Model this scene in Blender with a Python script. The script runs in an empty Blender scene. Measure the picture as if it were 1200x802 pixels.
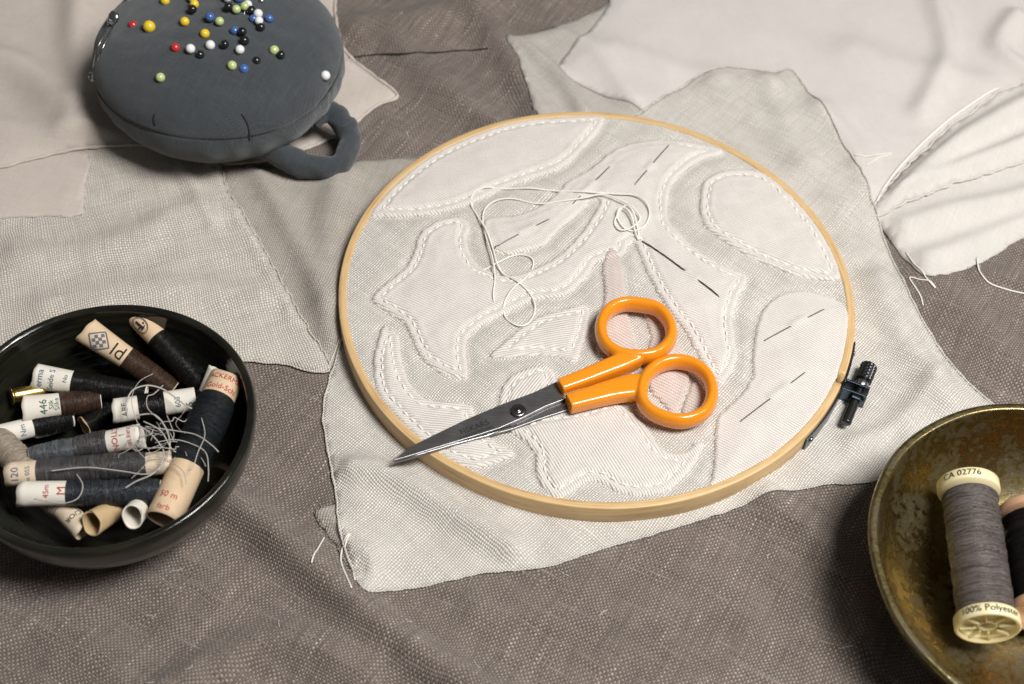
import bpy, bmesh, math, random
import numpy as np
from mathutils import Vector, Matrix

random.seed(7)
RNG = np.random.default_rng(7)
S = 0.01                      # everything below is written in centimetres
scene = bpy.context.scene
COL = scene.collection

# ------------------------------------------------------------------ camera
PITCH, ROLL, FPX, DIST = math.radians(51.8), math.radians(-2.4), 1667.0, 52.0
cs, sn = math.cos(PITCH), math.sin(PITCH)
CAM = np.array([0.0, -DIST * cs, DIST * sn])
cam_data = bpy.data.cameras.new('camera')
cam = bpy.data.objects.new('camera', cam_data)
COL.objects.link(cam)
cam.location = Vector(CAM * S)
view = Vector((0, cs, -sn)); right0 = Vector((1, 0, 0)); up0 = Vector((0, sn, cs))
up = up0 * math.cos(ROLL) + right0 * math.sin(-ROLL) * -1
right = right0 * math.cos(ROLL) + up0 * math.sin(ROLL) * -1
m = Matrix((right, up, -view)).transposed()
cam.rotation_euler = m.to_euler()
cam_data.lens = 50.0
cam_data.sensor_width = 36.0
cam_data.clip_start = 0.02
cam_data.clip_end = 20
cam_data.dof.use_dof = True
cam_data.dof.focus_distance = 0.495
cam_data.dof.aperture_fstop = 13.0
scene.camera = cam
scene.render.resolution_x, scene.render.resolution_y = 1024, 684

# ------------------------------------------------------------------ light
world = bpy.data.worlds.new('World')
scene.world = world
world.use_nodes = True
bg = world.node_tree.nodes['Background']
bg.inputs['Color'].default_value = (1.0, 0.97, 0.94, 1)
bg.inputs['Strength'].default_value = 0.09


def area(name, loc, target, sx, sy, power, col):
    d = bpy.data.lights.new(name, 'AREA')
    d.shape = 'RECTANGLE'
    d.size, d.size_y = sx * S, sy * S
    d.energy = power
    d.color = col
    o = bpy.data.objects.new(name, d)
    COL.objects.link(o)
    o.location = Vector(loc) * S
    o.rotation_euler = (Vector(target) - Vector(loc)).to_track_quat('-Z', 'Y').to_euler()
    return o


area('softbox', (36, -20, 84), (0, 2, 0), 28, 28, 11.0, (1.0, 0.985, 0.965))
area('softbox_side', (70, -8, 74), (0, 2, 0), 10, 22, 1.6, (1.0, 0.985, 0.965))
vs = scene.view_settings
vs.view_transform = 'Standard'
vs.look = 'None'
vs.exposure = 0.0
vs.gamma = 1.0


# ------------------------------------------------------------------ helpers
def P(x, y, z=0.0):
    """photo pixel -> point (cm) on the horizontal plane at height z"""
    px, py = x - 600.0, 401.0 - y
    cr, sr = math.cos(-ROLL), math.sin(-ROLL)
    a, b = cr * px - sr * py, sr * px + cr * py
    d = np.array([a / FPX, b / FPX * sn + cs, b / FPX * cs - sn])
    t = (z - CAM[2]) / d[2]
    return CAM + d * t


def PP(pts, z=0.0):
    return np.array([P(x, y, z) for x, y in pts])


def ray_ellipsoid(x, y, c, r, off=0.0):
    px, py = x - 600.0, 401.0 - y
    cr, sr = math.cos(-ROLL), math.sin(-ROLL)
    a, b = cr * px - sr * py, sr * px + cr * py
    d = np.array([a / FPX, b / FPX * sn + cs, b / FPX * cs - sn])
    o = (CAM - c) / r
    e = d / r
    A, B, C = e @ e, 2 * o @ e, o @ o - 1
    disc = B * B - 4 * A * C
    if disc < 0:
        return None, None
    t = (-B - math.sqrt(disc)) / (2 * A)
    q = CAM + d * t
    n = (q - c) / (r * r)
    n = n / np.linalg.norm(n)
    return q + n * off, n


def catmull(pts, n=8, closed=False):
    pts = np.asarray(pts, float)
    m = len(pts)
    out = []
    rng = range(m if closed else m - 1)
    for i in rng:
        if closed:
            p0, p1, p2, p3 = pts[i - 1], pts[i], pts[(i + 1) % m], pts[(i + 2) % m]
        else:
            p0, p1, p2, p3 = pts[max(i - 1, 0)], pts[i], pts[i + 1], pts[min(i + 2, m - 1)]
        for k in range(n):
            t = k / n
            out.append(0.5 * (2 * p1 + (p2 - p0) * t + (2 * p0 - 5 * p1 + 4 * p2 - p3) * t * t
                              + (3 * p1 - p0 - 3 * p2 + p3) * t ** 3))
    if not closed:
        out.append(pts[-1])
    return np.array(out)


def resample(pts, step, closed=False):
    pts = np.asarray(pts, float)
    if closed:
        pts = np.vstack([pts, pts[:1]])
    seg = np.linalg.norm(np.diff(pts, axis=0), axis=1)
    s = np.concatenate([[0], np.cumsum(seg)])
    n = max(3, int(s[-1] / step))
    t = np.linspace(0, s[-1], n + 1)
    if closed:
        t = t[:-1]
    return np.stack([np.interp(t, s, pts[:, k]) for k in range(pts.shape[1])], -1)


def obj(name, verts, faces, mat=None, parent=None, smooth=True, loc=None, edges=()):
    """ONE mesh object, verts in cm (relative to loc)"""
    me = bpy.data.meshes.new(name)
    v = np.asarray(verts, float) * S
    me.from_pydata(v.tolist(), list(edges), [list(f) for f in faces])
    me.update()
    if smooth:
        me.polygons.foreach_set('use_smooth', [True] * len(me.polygons))
    if mat:
        me.materials.append(mat)
    o = bpy.data.objects.new(name, me)
    COL.objects.link(o)
    if parent:
        o.parent = parent
    if loc is not None:
        o.location = Vector(loc) * S
    return o


def empty(name, loc=(0, 0, 0), mat3=None):
    o = bpy.data.objects.new(name, None)
    o.empty_display_size = 0.01
    COL.objects.link(o)
    if mat3 is not None:
        o.rotation_mode = 'QUATERNION'
        o.rotation_quaternion = mat3.to_quaternion()
    o.location = Vector(loc) * S
    return o


def tag(o, label=None, cat=None, group=None, kind=None):
    if label: o['label'] = label
    if cat: o['category'] = cat
    if group: o['group'] = group
    if kind: o['kind'] = kind
    return o


class MB:
    def __init__(self):
        self.v, self.f = [], []

    def add(self, verts, faces):
        b = len(self.v)
        self.v.extend([tuple(p) for p in verts])
        self.f.extend([tuple(i + b for i in f) for f in faces])
        return self

    def tube(self, pts, rad, seg=6, cap=True, closed=False, flat=None):
        v, f = sweep(pts, rad, seg, cap, closed, flat)
        return self.add(v, f)

    def build(self, name, mat=None, parent=None, smooth=True, loc=None):
        return obj(name, self.v, self.f, mat, parent, smooth, loc)


def sweep(pts, rad, seg=6, cap=True, closed=False, flat=None):
    """tube along pts; flat=(kn, kb) scales the section, up-aligned normal"""
    pts = np.asarray(pts, float)
    n = len(pts)
    r = np.full(n, rad, float) if np.isscalar(rad) else np.asarray(rad, float)
    tan = np.gradient(pts, axis=0) if not closed else (np.roll(pts, -1, 0) - np.roll(pts, 1, 0))
    tan /= np.linalg.norm(tan, axis=1)[:, None] + 1e-12
    up_ = np.array([0, 0, 1.0])
    if flat is None:
        if abs(tan[0] @ up_) > .9: up_ = np.array([1.0, 0, 0])
        nrm = up_ - tan[0] * (tan[0] @ up_); nrm /= np.linalg.norm(nrm)
    verts = []
    kn, kb = flat if flat else (1, 1)
    for i in range(n):
        if flat is None:
            nrm = nrm - tan[i] * (tan[i] @ nrm); nrm /= np.linalg.norm(nrm) + 1e-12
        else:
            nrm = up_ - tan[i] * (tan[i] @ up_); nrm /= np.linalg.norm(nrm) + 1e-12
        b = np.cross(tan[i], nrm)
        for k in range(seg):
            a = 2 * math.pi * k / seg
            verts.append(pts[i] + nrm * math.cos(a) * r[i] * kn + b * math.sin(a) * r[i] * kb)
    faces = []
    for i in range(n if closed else n - 1):
        j = (i + 1) % n
        for k in range(seg):
            l = (k + 1) % seg
            faces.append((i * seg + k, i * seg + l, j * seg + l, j * seg + k))
    if cap and not closed:
        faces.append(tuple(range(seg))[::-1])
        faces.append(tuple((n - 1) * seg + k for k in range(seg)))
    return verts, faces


def lathe(prof, seg=64, close=False):
    """revolve (r, z) profile about z"""
    v, f = [], []
    n = len(prof)
    for r, z in prof:
        for k in range(seg):
            a = 2 * math.pi * k / seg
            v.append((r * math.cos(a), r * math.sin(a), z))
    for i in range(n if close else n - 1):
        j = (i + 1) % n
        for k in range(seg):
            l = (k + 1) % seg
            f.append((i * seg + k, i * seg + l, j * seg + l, j * seg + k))
    return v, f


def lathe_cap(prof, seg=32):
    v, f = lathe(prof, seg)
    n = len(prof)
    f.append(tuple(range(seg))[::-1]); f.append(tuple((n - 1) * seg + k for k in range(seg)))
    return v, f


def box(x0, x1, y0, y1, z0, z1):
    v = [(x, y, z) for x in (x0, x1) for y in (y0, y1) for z in (z0, z1)]
    f = [(0, 1, 3, 2), (4, 6, 7, 5), (0, 4, 5, 1), (2, 3, 7, 6), (0, 2, 6, 4), (1, 5, 7, 3)]
    return v, f


def bevel(o, w, seg=2):
    md = o.modifiers.new('bevel', 'BEVEL'); md.width = w * S; md.segments = seg; md.limit_method = 'ANGLE'
    return o


def text_mesh(s, size, align='CENTER'):
    cu = bpy.data.curves.new('txt', 'FONT')
    cu.body = s; cu.size = size; cu.align_x = align; cu.align_y = 'CENTER'; cu.resolution_u = 3
    o = bpy.data.objects.new('txt', cu)
    COL.objects.link(o)
    bpy.context.view_layer.update()
    me = bpy.data.meshes.new_from_object(o)
    bpy.data.objects.remove(o); bpy.data.curves.remove(cu)
    bm = bmesh.new(); bm.from_mesh(me)
    bmesh.ops.triangulate(bm, faces=bm.faces)
    for _ in range(1):
        bmesh.ops.subdivide_edges(bm, edges=[e for e in bm.edges if e.calc_length() > size * .25], cuts=1)
    v = [tuple(x.co) for x in bm.verts]; f = [[q.index for q in fa.verts] for fa in bm.faces]
    bm.free(); bpy.data.meshes.remove(me)
    return np.array(v), f


def polydist(X, Y, line, closed=False):
    """distance of every point to a polyline"""
    L = np.asarray(line, float)[:, :2]
    if closed: L = np.vstack([L, L[:1]])
    best = np.full(X.shape, 1e9)
    for a, b in zip(L[:-1], L[1:]):
        d = b - a
        q = d @ d + 1e-12
        t = np.clip(((X - a[0]) * d[0] + (Y - a[1]) * d[1]) / q, 0, 1)
        best = np.minimum(best, (X - a[0] - t * d[0]) ** 2 + (Y - a[1] - t * d[1]) ** 2)
    return np.sqrt(best)


def inside(X, Y, poly):
    poly = np.asarray(poly, float)[:, :2]
    c = np.zeros(X.shape, bool)
    for (x0, y0), (x1, y1) in zip(poly, np.roll(poly, -1, 0)):
        if y0 == y1: continue
        k = ((y0 > Y) != (y1 > Y)) & (X < (x1 - x0) * (Y - y0) / (y1 - y0) + x0)
        c ^= k
    return c


def wrinkle(X, Y, seed, scale, octv=3, ridged=False):
    r = np.random.default_rng(seed)
    z = np.zeros(np.shape(X)); amp, tot = 1.0, 0.0
    for o in range(octv):
        acc = 0
        for k in range(5):
            a = r.uniform(0, math.pi); w = 2 * math.pi / (scale / 2 ** o) * r.uniform(.6, 1.4); ph = r.uniform(0, 6.28)
            ph2 = r.uniform(0, 6.28)
            bend = 0.9 * np.sin((X * math.sin(a) - Y * math.cos(a)) * w * .45 + ph2)
            acc = acc + np.sin((X * math.cos(a) + Y * math.sin(a)) * w + ph + bend)
        acc = acc / 5
        if ridged: acc = (1 - np.abs(acc) * 2.2)
        z = z + acc * amp; tot += amp; amp *= .5
    return z / tot


class Field:
    """height raster of the top of everything laid down so far"""
    def __init__(self, x0, x1, y0, y1, step):
        self.x0, self.y0, self.step = x0, y0, step
        self.xs = np.arange(x0, x1 + step, step); self.ys = np.arange(y0, y1 + step, step)
        self.X, self.Y = np.meshgrid(self.xs, self.ys)
        self.H = np.zeros(self.X.shape)

    def at(self, x, y, H=None):
        H = self.H if H is None else H
        fx = np.clip((np.asarray(x) - self.x0) / self.step, 0, H.shape[1] - 1.001)
        fy = np.clip((np.asarray(y) - self.y0) / self.step, 0, H.shape[0] - 1.001)
        i, j = fx.astype(int), fy.astype(int); a, b = fx - i, fy - j
        return (H[j, i] * (1 - a) + H[j, i + 1] * a) * (1 - b) + (H[j + 1, i] * (1 - a) + H[j + 1, i + 1] * a) * b

    def blur(self, H, r):
        k = int(3 * r / self.step) + 1
        g = np.exp(-0.5 * (np.arange(-k, k + 1) * self.step / r) ** 2); g /= g.sum()
        Hp = np.pad(H, k, mode='edge')
        Hp = np.apply_along_axis(lambda v: np.convolve(v, g, 'valid'), 1, Hp)
        return np.apply_along_axis(lambda v: np.convolve(v, g, 'valid'), 0, Hp)


def grid_in(poly, step):
    """quad grid clipped to a polygon, border vertices pulled onto its outline"""
    poly = np.asarray(poly)[:, :2]
    x0, y0 = poly.min(0) - step; x1, y1 = poly.max(0) + step
    xs = np.arange(x0, x1, step); ys = np.arange(y0, y1, step)
    X, Y = np.meshgrid(xs, ys)
    cx, cy = X[:-1, :-1] + step / 2, Y[:-1, :-1] + step / 2
    k = inside(cx, cy, poly)
    nx = len(xs)
    ids = np.arange(X.size).reshape(X.shape)
    F = np.stack([ids[:-1, :-1][k], ids[:-1, 1:][k], ids[1:, 1:][k], ids[1:, :-1][k]], -1)
    cnt = np.zeros(X.size, int)
    np.add.at(cnt, F.ravel(), 1)
    used = np.where(cnt > 0)[0]
    rm = -np.ones(X.size, int); rm[used] = np.arange(len(used))
    V = np.stack([X.ravel()[used], Y.ravel()[used]], -1)
    bd = np.where(cnt[used] < 4)[0]
    a = poly; b = np.roll(poly, -1, 0); d = b - a; q = (d * d).sum(1) + 1e-12
    for i in bd:
        t = np.clip(((V[i] - a) * d).sum(1) / q, 0, 1)
        c = a + t[:, None] * d
        e = ((c - V[i]) ** 2).sum(1)
        j = e.argmin()
        if e[j] < (1.5 * step) ** 2: V[i] = c[j]
    return V, rm[F].tolist()


# ------------------------------------------------------------------ materials
class NT:
    def __init__(self, name):
        self.m = bpy.data.materials.new(name)
        self.m.use_nodes = True
        self.t = self.m.node_tree
        self.p = self.t.nodes['Principled BSDF']

    def n(self, typ, **kw):
        nd = self.t.nodes.new(typ)
        for k, v in kw.items():
            if k.startswith('i_'):
                key = k[2:]
                key = int(key) if key.isdigit() else key.replace('_', ' ')
                self.set(nd.inputs[key], v)
            else:
                setattr(nd, k, v)
        return nd

    def set(self, sock, v):
        if isinstance(v, bpy.types.NodeSocket): self.t.links.new(v, sock)
        else: sock.default_value = v

    def math(self, op, a, b=0.0, c=None):
        nd = self.t.nodes.new('ShaderNodeMath'); nd.operation = op
        self.set(nd.inputs[0], a)
        if len(nd.inputs) > 1: self.set(nd.inputs[1], b)
        if c is not None: self.set(nd.inputs[2], c)
        return nd.outputs[0]

    def mix(self, f, a, b, blend='MIX'):
        nd = self.t.nodes.new('ShaderNodeMix'); nd.data_type = 'RGBA'; nd.blend_type = blend
        self.set(nd.inputs[0], f); self.set(nd.inputs[6], a); self.set(nd.inputs[7], b)
        return nd.outputs[2]

    def fmix(self, f, a, b):
        nd = self.t.nodes.new('ShaderNodeMix'); nd.data_type = 'FLOAT'
        self.set(nd.inputs[0], f); self.set(nd.inputs[2], a); self.set(nd.inputs[3], b)
        return nd.outputs[0]

    def coord(self):
        return self.n('ShaderNodeTexCoord').outputs['Object']

    def mapping(self, vec, scale, rot=(0, 0, 0)):
        nd = self.n('ShaderNodeMapping')
        nd.inputs['Scale'].default_value = scale if hasattr(scale, '__len__') else (scale,) * 3
        nd.inputs['Rotation'].default_value = rot
        self.t.links.new(vec, nd.inputs['Vector'])
        return nd.outputs[0]

    def noise(self, vec, scale, detail=2.0, rough=.5, dim='3D'):
        nd = self.n('ShaderNodeTexNoise'); nd.noise_dimensions = dim
        nd.inputs['Scale'].default_value = scale; nd.inputs['Detail'].default_value = detail
        nd.inputs['Roughness'].default_value = rough
        self.t.links.new(vec, nd.inputs['Vector'])
        return nd.outputs['Fac']

    def ramp(self, fac, stops):
        nd = self.n('ShaderNodeValToRGB')
        el = nd.color_ramp.elements
        while len(el) < len(stops): el.new(0.5)
        for e, (p, c) in zip(el, stops):
            e.position = p; e.color = (*c, 1) if len(c) == 3 else c
        self.t.links.new(fac, nd.inputs[0])
        return nd.outputs[0]

    def bump(self, h, dist, strength=1.0, normal=None):
        nd = self.n('ShaderNodeBump')
        nd.inputs['Strength'].default_value = strength; nd.inputs['Distance'].default_value = dist * S
        self.t.links.new(h, nd.inputs['Height'])
        if normal: self.t.links.new(normal, nd.inputs['Normal'])
        return nd.outputs[0]

    def out(self, **kw):
        for k, v in kw.items(): self.set(self.p.inputs[k.replace('_', ' ')], v)
        return self.m


def rgb(*c):
    return (*c, 1.0)


def fabric(name, warp, weft, gap, pitch, angle=0.0, kind='plain', bump=0.02, vary=0.35, stain=0.06, sheen=.1, gapdark=1.0, wobble=5.0, slubs=0.0):
    """woven cloth: every thread has its own tone, thickness and a wandering course"""
    t = NT(name)
    co = t.coord()
    uv = t.mapping(co, 1 / (pitch * S), (0, 0, angle))
    wob = t.n('ShaderNodeTexNoise'); wob.inputs['Scale'].default_value = .05; wob.inputs['Detail'].default_value = 2
    t.t.links.new(uv, wob.inputs['Vector'])
    sub = t.n('ShaderNodeVectorMath', operation='SUBTRACT'); t.t.links.new(wob.outputs['Color'], sub.inputs[0]); sub.inputs[1].default_value = (.5, .5, .5)
    scl = t.n('ShaderNodeVectorMath', operation='SCALE'); t.t.links.new(sub.outputs[0], scl.inputs[0]); scl.inputs['Scale'].default_value = wobble
    add = t.n('ShaderNodeVectorMath', operation='ADD'); t.t.links.new(uv, add.inputs[0]); t.t.links.new(scl.outputs[0], add.inputs[1])
    sp = t.n('ShaderNodeSeparateXYZ'); t.t.links.new(add.outputs[0], sp.inputs[0])
    u, v = sp.outputs[0], sp.outputs[1]
    fu, fv = t.math('FLOOR', u), t.math('FLOOR', v)
    a = t.math('ABSOLUTE', t.math('SINE', t.math('MULTIPLY', u, math.pi)))
    b = t.math('ABSOLUTE', t.math('SINE', t.math('MULTIPLY', v, math.pi)))

    def slub(f, w, seed):
        cb = t.n('ShaderNodeCombineXYZ')
        t.t.links.new(t.math('MULTIPLY', f, 3.71), cb.inputs[0]); t.t.links.new(t.math('MULTIPLY', w, .045), cb.inputs[1]); cb.inputs[2].default_value = seed
        return t.noise(cb.outputs[0], 1.0, 2.0, .6)
    su, sv = slub(fu, v, 1.3), slub(fv, u, 7.7)
    if kind == 'plain':
        par = t.math('MODULO', t.math('ADD', t.math('ADD', fu, fv), 20000.0), 2.0)
        hu = t.math('MULTIPLY', t.math('POWER', a, .6), t.math('MULTIPLY_ADD', b, .55, .45))
        hv = t.math('MULTIPLY', t.math('POWER', b, .6), t.math('MULTIPLY_ADD', a, .55, .45))
        h = t.fmix(par, hu, hv)
    else:                                     # twill: diagonal ribs
        par = t.math('LESS_THAN', t.math('MODULO', t.math('ADD', t.math('ADD', fu, fv), 30000.0), 3.0), 1.5)
        d = t.math('ABSOLUTE', t.math('SINE', t.math('MULTIPLY', t.math('ADD', u, v), math.pi / 3)))
        h = t.math('MULTIPLY_ADD', t.math('MULTIPLY', a, b), .25, t.math('MULTIPLY', t.math('POWER', d, .8), .75))
    tone = t.fmix(par, su, sv)
    h2 = t.math('MULTIPLY', h, t.math('MULTIPLY_ADD', tone, .8, .6))
    thread = t.mix(par, warp, weft)
    val = t.math('MULTIPLY_ADD', t.math('SUBTRACT', tone, .5), vary * 4, 1.0)
    big = t.noise(co, 30.0, 3.0, .6)
    val = t.math('MULTIPLY', val, t.math('MULTIPLY_ADD', t.math('SUBTRACT', big, .5), stain * 4, 1.0))
    if slubs:                                  # thick pale stretches of yarn
        val = t.math('ADD', val, t.math('MULTIPLY', t.math('MAXIMUM', t.math('SUBTRACT', tone, .64), 0.0), slubs))
    hsv = t.n('ShaderNodeHueSaturation'); t.t.links.new(val, hsv.inputs['Value']); t.t.links.new(thread, hsv.inputs['Color'])
    pore = t.math('MULTIPLY_ADD', t.noise(co, 90.0, 2.0, .6), 2.6, -.35)
    gapf = t.math('MULTIPLY', t.math('POWER', t.math('SUBTRACT', 1.0, h), 2.4), t.math('MULTIPLY', pore, gapdark))
    gapf = t.math('MAXIMUM', gapf, 0.0)
    gapf = t.math('MINIMUM', gapf, 1.0)
    col = t.mix(gapf, hsv.outputs[0], gap)
    fuzz = t.noise(co, 9000.0, 1.0)
    hh = t.math('MULTIPLY_ADD', fuzz, .15, h2)
    t.out(Base_Color=col, Roughness=.92, Normal=t.bump(hh, bump))
    t.p.inputs['Specular IOR Level'].default_value = .15
    t.p.inputs['Sheen Weight'].default_value = sheen
    t.p.inputs['Sheen Roughness'].default_value = .5
    return t.m


def plain(name, col, rough=.5, metal=0.0, vary=.15, scale=120, bump=0.0, spec=.5, coat=0.0):
    t = NT(name)
    co = t.coord()
    n1 = t.noise(co, scale, 4.0, .6)
    n2 = t.noise(co, scale * 9, 3.0, .6)
    f = t.math('MULTIPLY_ADD', t.math('SUBTRACT', n1, .5), vary * 3, t.math('MULTIPLY_ADD', t.math('SUBTRACT', n2, .5), vary, 1.0))
    hsv = t.n('ShaderNodeHueSaturation'); hsv.inputs['Color'].default_value = rgb(*col)
    t.t.links.new(f, hsv.inputs['Value'])
    t.out(Base_Color=hsv.outputs[0], Metallic=metal, Roughness=t.math('MULTIPLY_ADD', n2, .2, rough - .1))
    t.p.inputs['Specular IOR Level'].default_value = spec
    t.p.inputs['Coat Weight'].default_value = coat
    t.p.inputs['Coat Roughness'].default_value = .08
    if bump: t.out(Normal=t.bump(n2, bump))
    return t.m


def winding(name, c1, c2, rough=.45, pitch=.022, sheen=.0, aniso=.0, spec=.5):
    """thread wound round local z"""
    t = NT(name)
    co = t.coord()
    sp = t.n('ShaderNodeSeparateXYZ'); t.t.links.new(co, sp.inputs[0])
    ang = t.math('ARCTAN2', sp.outputs[1], sp.outputs[0])
    nb = t.noise(co, 220.0, 2.0)
    z = t.math('MULTIPLY', sp.outputs[2], 1 / (pitch * S))
    z = t.math('ADD', z, t.math('MULTIPLY_ADD', t.math('SINE', t.math('ADD', ang, t.math('MULTIPLY', z, .03))), 1.6, t.math('MULTIPLY', nb, 7.0)))
    fz = t.math('FLOOR', z)
    cb = t.n('ShaderNodeCombineXYZ'); t.t.links.new(t.math('MULTIPLY', fz, 2.93), cb.inputs[0]); t.t.links.new(t.math('MULTIPLY', ang, .6), cb.inputs[1])
    tone = t.noise(cb.outputs[0], 1.0, 1.0)
    h = t.math('ABSOLUTE', t.math('SINE', t.math('MULTIPLY', z, math.pi)))
    f = t.math('ADD', t.math('MULTIPLY', tone, .75), t.math('MULTIPLY', h, .25))
    col = t.ramp(f, [(.36, c1), (.66, c2)])
    hh = t.math('MULTIPLY_ADD', tone, 1.2, h)
    t.out(Base_Color=col, Roughness=rough, Normal=t.bump(hh, .014))
    t.p.inputs['Specular IOR Level'].default_value = spec
    t.p.inputs['Sheen Weight'].default_value = sheen
    return t.m


M = {}
M['grey_linen'] = fabric('grey_linen', rgb(.30, .247, .212), rgb(.165, .134, .115), rgb(.035, .028, .024), .082, math.radians(28), bump=.03, vary=.42, stain=.10, slubs=5.0)
M['hoop_linen'] = fabric('hoop_linen', rgb(.74, .70, .64), rgb(.68, .64, .58), rgb(.21, .175, .14), .084, math.radians(38), bump=.035, vary=.2, stain=.03, sheen=.05, gapdark=.95)
M['left_linen'] = fabric('left_linen', rgb(.69, .64, .57), rgb(.61, .56, .495), rgb(.17, .135, .105), .092, math.radians(-20), bump=.03, vary=.2, stain=.05)
M['mid_linen'] = fabric('mid_linen', rgb(.50, .455, .395), rgb(.44, .40, .35), rgb(.18, .155, .13), .085, math.radians(12), bump=.028, vary=.2, stain=.05)
M['back_linen'] = fabric('back_linen', rgb(.56, .525, .475), rgb(.50, .465, .42), rgb(.26, .235, .21), .075, math.radians(50), bump=.025, vary=.16)
M['cream_cotton'] = fabric('cream_cotton', rgb(.65, .575, .51), rgb(.61, .54, .48), rgb(.40, .34, .30), .035, math.radians(10), bump=.008, vary=.12, stain=.05)
M['white_cotton'] = fabric('white_cotton', rgb(.64, .60, .565), rgb(.62, .58, .545), rgb(.5, .46, .43), .035, math.radians(-24), bump=.008, vary=.08, stain=.03)
M['right_cotton'] = fabric('right_cotton', rgb(.67, .635, .585), rgb(.63, .595, .55), rgb(.5, .48, .45), .045, math.radians(24), bump=.010, vary=.10, stain=.03)
TW = {}
for i, an in enumerate((-12, -18, -60, -40, 15, -105)):
    TW[i] = fabric('twill_cotton_%d' % i, rgb(.79, .74, .69), rgb(.77, .715, .665), rgb(.42, .375, .335), .045, math.radians(an), kind='twill', bump=.034, vary=.08, stain=.025, sheen=.08, wobble=1.6)
M['pink_twill'] = fabric('pink_twill', rgb(.70, .61, .555), rgb(.66, .57, .515), rgb(.32, .26, .23), .055, math.radians(165), kind='twill', bump=.034, vary=.10, stain=.04, sheen=.08, wobble=1.6)
M['cotton_thread'] = plain('cotton_thread', (.80, .765, .70), .8, vary=.06, scale=600, spec=.2)
M['dark_thread'] = plain('dark_thread', (.03, .027, .025), .7, scale=600, spec=.2)
M['grey_thread'] = plain('grey_thread', (.44, .41, .37), .5, scale=600, spec=.4)
M['slate_cloth'] = fabric('slate_cloth', rgb(.064, .073, .080), rgb(.050, .058, .064), rgb(.026, .030, .034), .04, .4, bump=.012, vary=.25, stain=.09, sheen=.3)
M['steel'] = plain('steel', (.42, .42, .43), .28, 1.0, vary=.1)
M['pivot'] = plain('pivot_steel', (.24, .235, .23), .25, 1.0, vary=.1)
M['dark_steel'] = plain('dark_steel', (.11, .11, .115), .34, 1.0, vary=.12, scale=200)
M['pin_steel'] = plain('pin_steel', (.13, .125, .12), .35, .9, vary=.05)
M['brass_small'] = plain('brass_small', (.62, .44, .16), .3, 1.0, vary=.2, scale=300)
M['orange'] = plain('orange_plastic', (.82, .27, .012), .2, vary=.03, scale=60, coat=.4)
M['black_ink'] = plain('black_ink', (.03, .03, .035), .8, spec=.1)
M['blue_ink'] = plain('blue_ink', (.10, .14, .20), .8, spec=.1)
M['red_ink'] = plain('red_ink', (.42, .05, .05), .8, spec=.1)
M['green_ink'] = plain('green_ink', (.06, .14, .09), .8, spec=.1)
M['etch'] = plain('etch', (.018, .018, .02), .6, .3)
M['paper_white'] = plain('paper_white', (.70, .655, .57), .8, vary=.10, scale=180, bump=.006, spec=.2)
M['paper_tan'] = plain('paper_tan', (.62, .46, .30), .8, vary=.14, scale=180, bump=.006, spec=.2)
M['paper_cream'] = plain('paper_cream', (.66, .54, .40), .8, vary=.14, scale=180, bump=.006, spec=.2)
M['card'] = plain('card', (.50, .36, .20), .85, vary=.2, scale=220, bump=.01, spec=.2)
M['ivory_plastic'] = plain('ivory_plastic', (.80, .70, .42), .35, vary=.04, scale=100)
M['wood'] = plain('spool_wood', (.62, .36, .22), .5, vary=.15, scale=160, bump=.004)

# glazed bowl: black-green, slightly uneven gloss
t = NT('black_glaze'); co = t.coord()
n1 = t.noise(t.mapping(co, (40, 40, 400)), 1.0, 4.0, .6); n2 = t.noise(co, 160, 4.0)
t.out(Base_Color=t.ramp(n1, [(.35, (.006, .006, .005)), (.7, (.020, .020, .012))]),
      Roughness=t.math('MULTIPLY_ADD', n2, .2, .06), Normal=t.bump(n1, .02))
M['glaze'] = t.m
# tarnished brass
t = NT('tarnished_brass'); co = t.coord()
n1 = t.noise(co, 55, 6.0, .68); n2 = t.noise(co, 420, 5.0, .65); n3 = t.noise(co, 1600, 3.0, .6)
f = t.math('MULTIPLY_ADD', n2, .55, t.math('MULTIPLY', n1, .75))
col = t.ramp(f, [(.42, (.060, .052, .034)), (.56, (.125, .102, .055)), (.68, (.30, .235, .10)), (.8, (.55, .44, .21))])
spk = t.ramp(n3, [(.62, (0, 0, 0)), (.68, (1, 1, 1))])
col = t.mix(t.math('MULTIPLY', spk, .35), col, rgb(.55, .48, .33))
t.out(Base_Color=col, Metallic=t.ramp(f, [(.45, (.35,) * 3), (.66, (1,) * 3)]), Roughness=t.ramp(f, [(.4, (.5,) * 3), (.75, (.22,) * 3)]), Normal=t.bump(f, .02))
M['brass'] = t.m
# bamboo ring: long fibres that follow the circumference
t = NT('bamboo'); co = t.coord()
sp = t.n('ShaderNodeSeparateXYZ'); t.t.links.new(co, sp.inputs[0])
ang = t.math('ARCTAN2', sp.outputs[1], sp.outputs[0])
rad = t.math('SQRT', t.math('ADD', t.math('MULTIPLY', sp.outputs[0], sp.outputs[0]), t.math('MULTIPLY', sp.outputs[1], sp.outputs[1])))
cb = t.n('ShaderNodeCombineXYZ')
t.t.links.new(t.math('MULTIPLY', ang, 2.2), cb.inputs[0]); t.t.links.new(t.math('MULTIPLY', rad, 2200.0), cb.inputs[1]); t.t.links.new(t.math('MULTIPLY', sp.outputs[2], 900.0), cb.inputs[2])
g = t.noise(cb.outputs[0], 1.0, 5.0, .65)
cb2 = t.n('ShaderNodeCombineXYZ')
t.t.links.new(t.math('MULTIPLY', ang, 9.0), cb2.inputs[0]); t.t.links.new(t.math('MULTIPLY', rad, 500.0), cb2.inputs[1]); t.t.links.new(t.math('MULTIPLY', sp.outputs[2], 200.0), cb2.inputs[2])
g2 = t.noise(cb2.outputs[0], 1.0, 3.0)
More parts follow.
